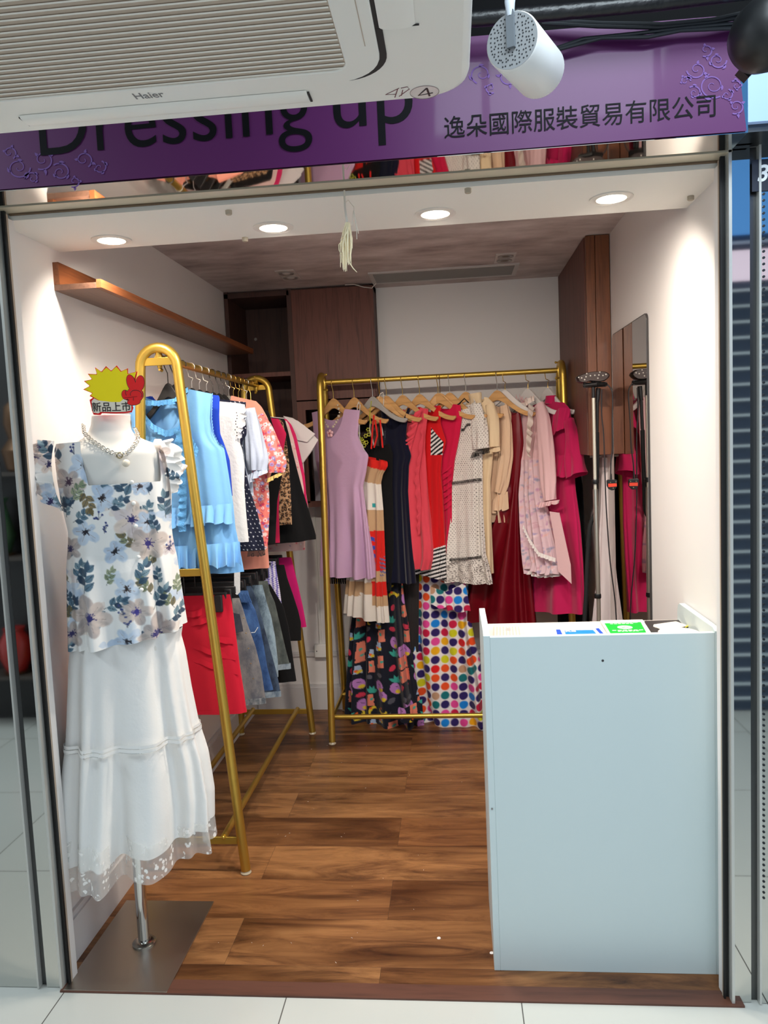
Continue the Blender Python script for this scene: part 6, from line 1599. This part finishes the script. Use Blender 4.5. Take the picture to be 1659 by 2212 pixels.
garment(pl, sym(pl, '4', [(868, 900), (890, 950), (960, 1015), (1060, 1060), (1250, 1104), (1450, 1146), (1640, 1162), (1750, 1178)]), [('body', None, HOT)], t, neck=dict(f=.04, b=.02, w=.06), th=((0, .012), (.2, .02), (.6, .024)), folds=(5, .001, .006), seed=53)
pl, t = top_('white', 'crisp white top with layered pointed sleeves at the far end of the rail', 'top')
CRW = cloth('crisp_white', (216, 208, 206), .85, .1, .15, 40)
garment(pl, sym(pl, '4', [(868, 880), (900, 985), (980, 1070), (1100, 1120), (1330, 1135), (1560, 1150), (1760, 1180)]), [('body', None, CRW)], t, neck=dict(f=.04, b=.02, w=.06), th=((0, .012), (.2, .02), (.6, .024)), folds=(5, .001, .006), seed=54)
for i, pts in enumerate(([(950, 880), (1040, 900), (1150, 970), (1282, 1108), (1235, 1185), (1135, 1330), (1040, 1180)], [(960, 885), (1090, 925), (1258, 1052), (1180, 1130), (1090, 1110)], [(1000, 960), (1120, 1030), (1228, 1200), (1130, 1335), (1060, 1180)])):
    m = MB(); m.prism([pl.uz(*zp('4', *q)) for q in pts][::-1], pl.P+pl.n*(.012+.012*(1, 2, 0)[i]), pl.w, (0, 0, 1), .004).build('pointed_sleeve', CRW, t, smooth=False, bevel=.0015)
pl, t = top_('lace', 'cream lace top with its hem showing under the black flared dress', 'top')
LCM = cloth('lace_cream', (222, 212, 200), .9, .1, .8, 90)
garment(pl, sym(pl, '4', [(890, 900), (980, 960), (1300, 1060), (1700, 1120), (2080, 1136), (2145, 1140)]), [('body', None, LCM)], t, neck=dict(f=.04, b=.02, w=.06), th=((0, .012), (.2, .02), (.6, .03)), folds=(5, .001, .008), seed=55)

# ================================================================== skirts on the lower rail
GS, GC = 'skirts on the lower rail', 'clip hangers on the lower rail'
def denim(name, c1, c2, sc_=9.):
    m, nt, I, N, L = nodes_mat('denim_'+name)
    tc = N('TexCoord'); n = N('TexNoise'); n.inputs['Scale'].default_value = sc_; n.inputs['Detail'].default_value = 7; n.inputs['Roughness'].default_value = .7
    n2 = N('TexNoise'); n2.inputs['Scale'].default_value = 420
    mp = N('Mapping'); mp.inputs['Scale'].default_value = (1.4, 1, .7); L(tc.outputs['Object'], mp.inputs[0]); L(mp.outputs[0], n.inputs[0]); L(tc.outputs['Object'], n2.inputs[0])
    r = N('ValToRGB'); ramp(r, [(.38, c1), (.62, c2)]); L(n.outputs[0], r.inputs[0]); L(r.outputs[0], I['Base Color'])
    bp = N('Bump'); bp.inputs['Strength'].default_value = .5; bp.inputs['Distance'].default_value = .002; L(n2.outputs[0], bp.inputs['Height']); L(bp.outputs[0], I['Normal'])
    I['Roughness'].default_value = .9
    return m
LZ = 1.05+.011
SKIRTS = [('red', .66, 'red stretch skirt with draped pleats, first on the lower rail', cloth('red_skirt', (202, 10, 44), .75, .2, .1, 50), [(478, 538), (560, 556), (660, 570), (900, 600), (1200, 636), (1450, 675), (1650, 700)], 'black clip hanger holding the red skirt'),
    ('grey_denim', .77, 'faded grey denim skirt directly behind the red skirt', denim('grey', (92, 92, 98), (146, 138, 132)), [(515, 630), (640, 672), (760, 706), (1000, 790), (1250, 848), (1400, 868), (1560, 890)], 'black clip hanger holding the faded grey denim skirt'),
    ('blue_denim', .87, 'mid blue denim skirt with a gathered elastic waist', denim('blue', (34, 64, 112), (72, 108, 160)), [(440, 716), (560, 752), (640, 796), (800, 838), (1000, 880), (1200, 912), (1425, 972)], 'black clip hanger holding the elastic-waist blue denim skirt'),
    ('dark_denim', .965, 'dark indigo denim skirt with a turned-up hem', denim('dark', (34, 46, 66), (76, 94, 118)), [(395, 750), (520, 800), (700, 850), (1000, 930), (1200, 985), (1350, 1020), (1490, 1042)], 'black clip hanger holding the turned-up indigo denim skirt'),
    ('acid_denim', 1.05, 'acid washed pale blue denim skirt with studded pocket', denim('acid', (60, 78, 96), (150, 170, 182), 12), [(385, 860), (480, 885), (560, 905), (700, 950), (900, 990), (1150, 1018), (1300, 1022)], 'black clip hanger holding the acid washed denim skirt'),
    ('green_denim', 1.15, 'grey-green denim skirt with a pale stitched hem', denim('green', (64, 70, 68), (104, 110, 104)), [(345, 914), (450, 935), (560, 985), (800, 1040), (1000, 1085), (1215, 1140)], 'black clip hanger holding the grey-green denim skirt'),
    ('long_black', 1.24, 'plain long black skirt behind the grey-green denim one', BLK, [(380, 940), (600, 1070), (800, 1120), (1000, 1150), (1200, 1178), (1340, 1200)], 'black clip hanger holding the plain long black skirt'),
    ('check', 1.32, 'lavender and white checked skirt with a slanted edge', None, [(150, 990), (230, 1000), (320, 1014), (450, 1035), (600, 1054), (690, 1064)], 'black clip hanger holding the lavender checked skirt'),
    ('short_black', 1.42, 'short black skirt with a frayed hem', cloth('black_soft', (18, 17, 18), .9), [(185, 1078), (320, 1110), (480, 1165), (640, 1216), (760, 1244), (935, 1245)], 'black clip hanger holding the short black skirt'),
    ('magenta', 1.53, 'magenta pink skirt at the far end of the lower rail', cloth('magenta_skirt', (196, 20, 106), .85, .2, .2, 60), [(110, 1150), (200, 1172), (400, 1222), (600, 1268), (800, 1305)], 'black clip hanger holding the magenta skirt')]
for i, (nm, y, lab, m_s, rws, hl) in enumerate(SKIRTS):
    pl = Plane(LRX, y, 0)
    rr = sym(pl, '3', rws, .185, .03)
    t = thing('skirt', lab, 'skirt', (LRX, y, rr[0][0]), GS)
    topz = rr[0][0]; colf = None; d0 = {}
    if nm == 'check':
        m_s = cloth('lavender_check', (255, 255, 255), .85, .1, .2, 50, attr=True)
        def colf(U, Zz, fr, s):
            out = np.empty(U.shape+(3,)); out[:] = (232, 226, 238)
            a = np.floor((U+Zz)/.0085)+np.floor(Zz/.0085); out[(a % 2) == 0] = (112, 100, 186); return out
        d0 = dict(nu=240, dz=.003)
    zc = topz-.035 if 'denim' in nm else topz-.03
    bands = [('waistband', zc, m_s), ('body', None, m_s)] if nm in ('red', 'grey_denim', 'blue_denim', 'dark_denim', 'acid_denim', 'green_denim') else [('body', None, m_s)]
    garment(pl, rr, bands, t, th=((0, .010), (.1, .018), (.4, .024)), folds=(5, .0008, .004), seed=70+i, color=colf, **d0)
    clip_hanger(LRX, y, LZ, min(.15, max(.06, rr[0][2]+.02)) if not CLIPT else .15, hl, GC)
    if nm == 'red':
        for k, (pa, pb) in enumerate(((( 300, 815), (585, 905)), ((90, 900), (612, 1068)), ((90, 1030), (635, 1212)), ((120, 720), (420, 650)), ((80, 630), (300, 600)))):
            a, b = pl.uz(*zp('3', *pa)), pl.uz(*zp('3', *pb)); c = ((a[0]+b[0])/2, (a[1]+b[1])/2-.008)
            frill('draped_pleat', pl, [(*a, .012), (*c, .0215), (*b, .009)], .022, m_s, t, amp=.0004, waves=2, flare=.0018, n=40, rows=5)
        hr_ = [(rr[-1][0]+.014, rr[-1][1]-.001, rr[-1][2]+.0015), (rr[-1][0], rr[-1][1]-.001, rr[-1][2]+.0015)]
        garment(pl, hr_, [('hem_band', None, m_s)], t, th=((0, .0265), (1, .0265)), folds=(5, .003, .003), seed=70, dz=.004)
    if nm in ('grey_denim', 'dark_denim', 'green_denim'):
        hr_ = [(rr[-1][0]+.022, rr[-1][1]-.001, rr[-1][2]+.0015), (rr[-1][0]-.001, rr[-1][1]-.001, rr[-1][2]+.002)]
        garment(pl, hr_, [('hem_band', None, denim('hem', (96, 112, 128), (150, 162, 170), 30) if nm != 'grey_denim' else denim('hemg', (80, 86, 92), (150, 150, 150), 40))], t, th=((0, .0275), (1, .0275)), folds=(5, .003, .003), seed=70+i, dz=.004)
    if nm == 'blue_denim':
        m = MB(); m.tube([pl.at(*pl.uz(*zp('3', x, yy), .022), .022) for x, yy in ((750, 860), (785, 858), (815, 808))], .0016, 6); m.build('stitching', mat('stitch_white', (230, 230, 230), .8), t)
        m = MB()
        for k in range(7):
            m.tube([pl.at(*pl.uz(*zp('3', 640+k*14, 460+(k % 2)*6)), .02), pl.at(*pl.uz(*zp('3', 660+k*15, 560), .022), .022)], .003, 6)
        m.build('elastic_pleat', m_s, t)
    if nm == 'grey_denim':
        q = [pl.uz(*zp('3', *p)) for p in ((560, 640), (655, 660), (690, 830), (600, 850))]
        MB().prism(q[::-1], pl.P+pl.n*.0245, pl.w, (0, 0, 1), .0012).build('pocket', denim('pocket', (58, 60, 72), (80, 82, 92)), t, smooth=False)
        m = MB()
        for k in range(5): c = pl.uz(*zp('3', 700+k*24, 700+k*150)); m.sphere(pl.at(c[0]-.004, c[1], .021), .0028, 8)
        m.build('stud', mat('stud_brass', (170, 140, 100), .3, .9), t)

# ================================================================== corner by the mirror
CUR = cloth('curtain_white', (222, 210, 210), .9, .1, .2, 40)
pl = Plane(.615, 1.56, 8)
t = thing('fitting_curtain', 'pale pinkish white curtain hanging between the wall unit and the mirror', 'curtain', (.615, 1.56, 1.3))
rr = outline(pl, '0', [(988, 1302, 1327), (1100, 1298, 1332), (1250, 1290, 1336), (1345, 1280, 1337)])
rr.append((.3, rr[-1][1]-.02, rr[-1][2]))
garment(pl, rr, [('drape', None, CUR)], t, th=((0, .012), (.3, .018), (1, .03)), folds=(4, .003, .010), nu=110, seed=81)
MB().tube([(.602, 1.568, 1.352), (.648, 1.552, 1.352)], .006, 8).build('heading_rail', mat('rail_grey', (150, 140, 134), .4), t)

# standing garment steamer in front of the mirror
SX, SY = at(1287, 1000, 1, 1.22)[0], 1.22
t = thing('garment_steamer', 'black garment steamer on a silver pole in front of the mirror', 'steamer', (SX, SY, 0))
PLS = mat('steamer_black', (20, 20, 22), .35); PLB = mat('steamer_brown', (66, 52, 48), .3); SILV = mat('steamer_pole', (206, 202, 192), .3, .9)
sp_ = Plane(SX, SY, 0)
zS = lambda x, y: sp_.uz(1230+x/6.91, 780+y/6.91)
zT = lambda x, y: sp_.uz(1230+x/7.375, 1080+y/7.375)
hz = zS(360, 250)[1]
MB().lathe([(.10, 0), (.13, .02), (.13, .10), (.09, .15), (.03, .16)], (SX-.005, SY, 0), 28).build('water_base', PLS, t)
zp0, zp1, zp2, zp3 = zS(365, 400)[1], zS(365, 550)[1], zS(370, 1800)[1], zT(415, 1530)[1]
MB().tube([(SX, SY, .15), (SX, SY, zp3)], .0082, 16).build('pole_section', SILV, t)
MB().tube([(SX-.001, SY, zp3), (SX-.004, SY, zp2-.03)], .0098, 16).build('pole_section', SILV, t)
MB().tube([(SX-.004, SY, zp2-.03), (SX-.004, SY, zp1)], .0068, 16).build('pole_section', mat('steamer_pole_pale', (222, 216, 200), .35, .6), t)
MB().tube([(SX-.004, SY, zp1), (SX-.004, SY, zp0+.03)], .0072, 16).build('neck_tube', PLS, t)
for z in (zp2, zp3): MB().lathe([(.0128, -.009), (.0140, -.006), (.0140, .006), (.0128, .009)], (SX-.003, SY, z), 20).build('clamp_ring', PLS, t)
c0 = np.array((*zS(365, 255),))
HP = [zS(x, y) for x, y in ((100, 255), (112, 235), (150, 215), (230, 185), (330, 162), (440, 155), (520, 160), (575, 185), (595, 220), (570, 260), (520, 295), (450, 310), (370, 305), (290, 300), (220, 325), (160, 325), (115, 300))]
def ring(k, v, ox=0, oz=0):
    cx = np.mean([q[0] for q in HP]); cz = np.mean([q[1] for q in HP])
    return [tuple(sp_.at(cx+(q[0]-cx)*k+ox, cz+(q[1]-cz)*k+oz, v)) for q in HP]
b = MB(); Lr = [ring(.8, -.035), ring(1, -.025), ring(1.03, 0), ring(1, .012), ring(.93, .018)]; n = len(HP)
b.add([p for r_ in Lr for p in r_], [(i*n+j, i*n+(j+1) % n, (i+1)*n+(j+1) % n, (i+1)*n+j) for i in range(4) for j in range(n)]+[tuple(range(n)), tuple(4*n+j for j in range(n-1, -1, -1))])
hd = b.build('steam_head', PLS, t)
b = MB(); b.add(ring(.93, .0185)+ring(.90, .021), [(j, (j+1) % n, n+(j+1) % n, n+j) for j in range(n)]+[tuple(n+j for j in range(n))]); b.build('face_plate', PLB, hd)
m = MB()
for x, y in ((125, 250), (245, 195), (440, 172), (530, 205), (485, 222), (425, 215), (365, 218), (300, 225), (235, 240), (170, 258), (215, 283), (410, 262)):
    m.sphere(sp_.at(*zS(x, y), .021), .0030, 8)
m.build('steam_hole_dot', mat('hole_pale', (228, 222, 214), .3), hd)
m = MB(); a, b_ = zS(222, 360), zS(555, 360)
m.tube([sp_.at(a[0], a[1], -.01), sp_.at((a[0]+b_[0])/2, a[1]+.001, .018), sp_.at(b_[0], b_[1]+.004, -.01)], [.0085, .0095, .0085], 12)
m.obox(sp_.at((a[0]+b_[0])/2, a[1], -.015), [sp_.w, sp_.n, (0, 0, 1)], ((b_[0]-a[0])/2, .014, .009))
m.build('head_bracket', PLS, t)
def hose(pts, r, nm, m_, v):
    q = [sp_.at(*f(x, y), v_) for (f, x, y), v_ in zip(pts, v)]
    P = []
    for i in range(len(q)-1):
        for k in range(4):
            f = k/4; p0 = q[max(i-1, 0)]; p1 = q[i]; p2 = q[i+1]; p3 = q[min(i+2, len(q)-1)]
            P.append(.5*((2*p1)+(-p0+p2)*f+(2*p0-5*p1+4*p2-p3)*f*f+(-p0+3*p1-3*p2+p3)*f**3))
    P.append(q[-1])
    return MB().tube(P, r, 12).build(nm, m_, t)
m = MB()
m.tube([sp_.at(*zS(445, 400), -.02), sp_.at(*zS(435, 560), -.02), sp_.at(*zS(425, 620), -.02)], [.0095, .0085, .0075], 12)
for i in range(26): m.tube([sp_.at(*zS(430, 630+i*16), -.02), sp_.at(*zS(430, 638+i*16), -.02)], .0072-.0000*i, 12)
m.tube([sp_.at(*zS(430, 620), -.02), sp_.at(*zS(425, 1080), -.02)], .0062, 12)
m.build('handle_grip', mat('grip_black', (26, 26, 29), .5), t)
HS = mat('hose_black', (16, 17, 19), .8)
hose([(zS, 425, 1060), (zS, 425, 1400), (zS, 425, 1900), (zT, 455, 300), (zT, 330, 330), (zT, 300, 800), (zT, 270, 1200), (zT, 260, 1500), (zT, 240, 2000)], [.0088]*33, 'steam_hose', HS, (-.02, -.02, -.024, -.028, -.03, -.034, -.034, -.034, -.034)) if False else \
hose([(zS, 425, 1060), (zS, 428, 1400), (zS, 420, 1900), (zT, 440, 200), (zT, 350, 420), (zT, 320, 800), (zT, 300, 1200), (zT, 290, 1500), (zT, 260, 2000)], .0088, 'steam_hose', HS, (-.02, -.02, -.026, -.03, -.03, -.034, -.034, -.034, -.034))
CRD = mat('cord_black', (36, 32, 36), .5)
hose([(zS, 570, 350), (zS, 625, 430), (zS, 640, 560), (zS, 630, 900), (zS, 630, 1300), (zS, 610, 1500), (zS, 605, 1690)], .0026, 'cord', CRD, (0, .004, .006, .01, .012, .014, .014))
hose([(zS, 490, 420), (zS, 490, 800), (zS, 520, 1100), (zS, 540, 1700), (zT, 590, 0), (zT, 620, 500), (zT, 660, 1000), (zT, 730, 1550), (zT, 760, 1950), (zT, 780, 2400)], .0026, 'cord', CRD, (-.01, -.012, -.012, -.012, -.012, -.012, -.012, -.012, -.012, -.012))
pq = zS(615, 1840)
pg = MB().prism([zS(*q) for q in ((540, 1780), (560, 1765), (680, 1765), (695, 1780), (692, 1870), (650, 1920), (610, 1925), (570, 1905), (545, 1860))][::-1], sp_.P+sp_.n*.012, sp_.w, (0, 0, 1), .012).build('plug', PLS, t, smooth=False, bevel=.0015)
MB().tube([sp_.at(*zS(607, 1680), .016), sp_.at(*zS(607, 1765), .018)], [.0035, .0048], 10).build('strain_relief', PLS, pg)
MB().prism([zS(*q) for q in ((560, 1825), (685, 1818), (688, 1866), (563, 1875))][::-1], sp_.P+sp_.n*.0242, sp_.w, (0, 0, 1), .0012).build('fuse_cover', mat('plug_orange', (232, 70, 44), .4), pg, smooth=False)
m = MB()
for x, y in ((590, 1804), (672, 1798), (632, 1890)): c = zS(x, y); m.obox(sp_.at(c[0], c[1], .027), [sp_.w, sp_.n, (0, 0, 1)], (.0018, .004, .0012))
m.build('pin', mat('pin_brass', (200, 180, 140), .3, 1.), pg, smooth=False)

# ================================================================== bits on the floor
PET = mat('petal_white', (236, 228, 224), .6)
for px, py, lab in ((948, 2026, 'small white petal lying on the wooden floor before the counter'), (1062, 2058, 'small white petal lying against the bottom corner of the counter')):
    p = at(px, py, 2, .001)
    tag(MB().lathe([(.0058, 0), (.0052, .0012), (.003, .002), (.0004, .0022)], (p[0], p[1], .0003), 14).build('petal', PET), lab, 'petal')
m = MB(); rn = random.Random(77)
for i in range(34):
    x, y = rn.uniform(-.75, .0), rn.uniform(.05, 1.7); a = rn.uniform(0, 6.28); L0 = rn.uniform(.0015, .006)
    m.tube([(x, y, .0008), (x+math.cos(a)*L0, y+math.sin(a)*L0, .0012)], .0005, 4)
o = m.build('lint', PET); tag(o, 'specks of pale lint strewn over the wooden floor', 'lint'); o['kind'] = 'stuff'
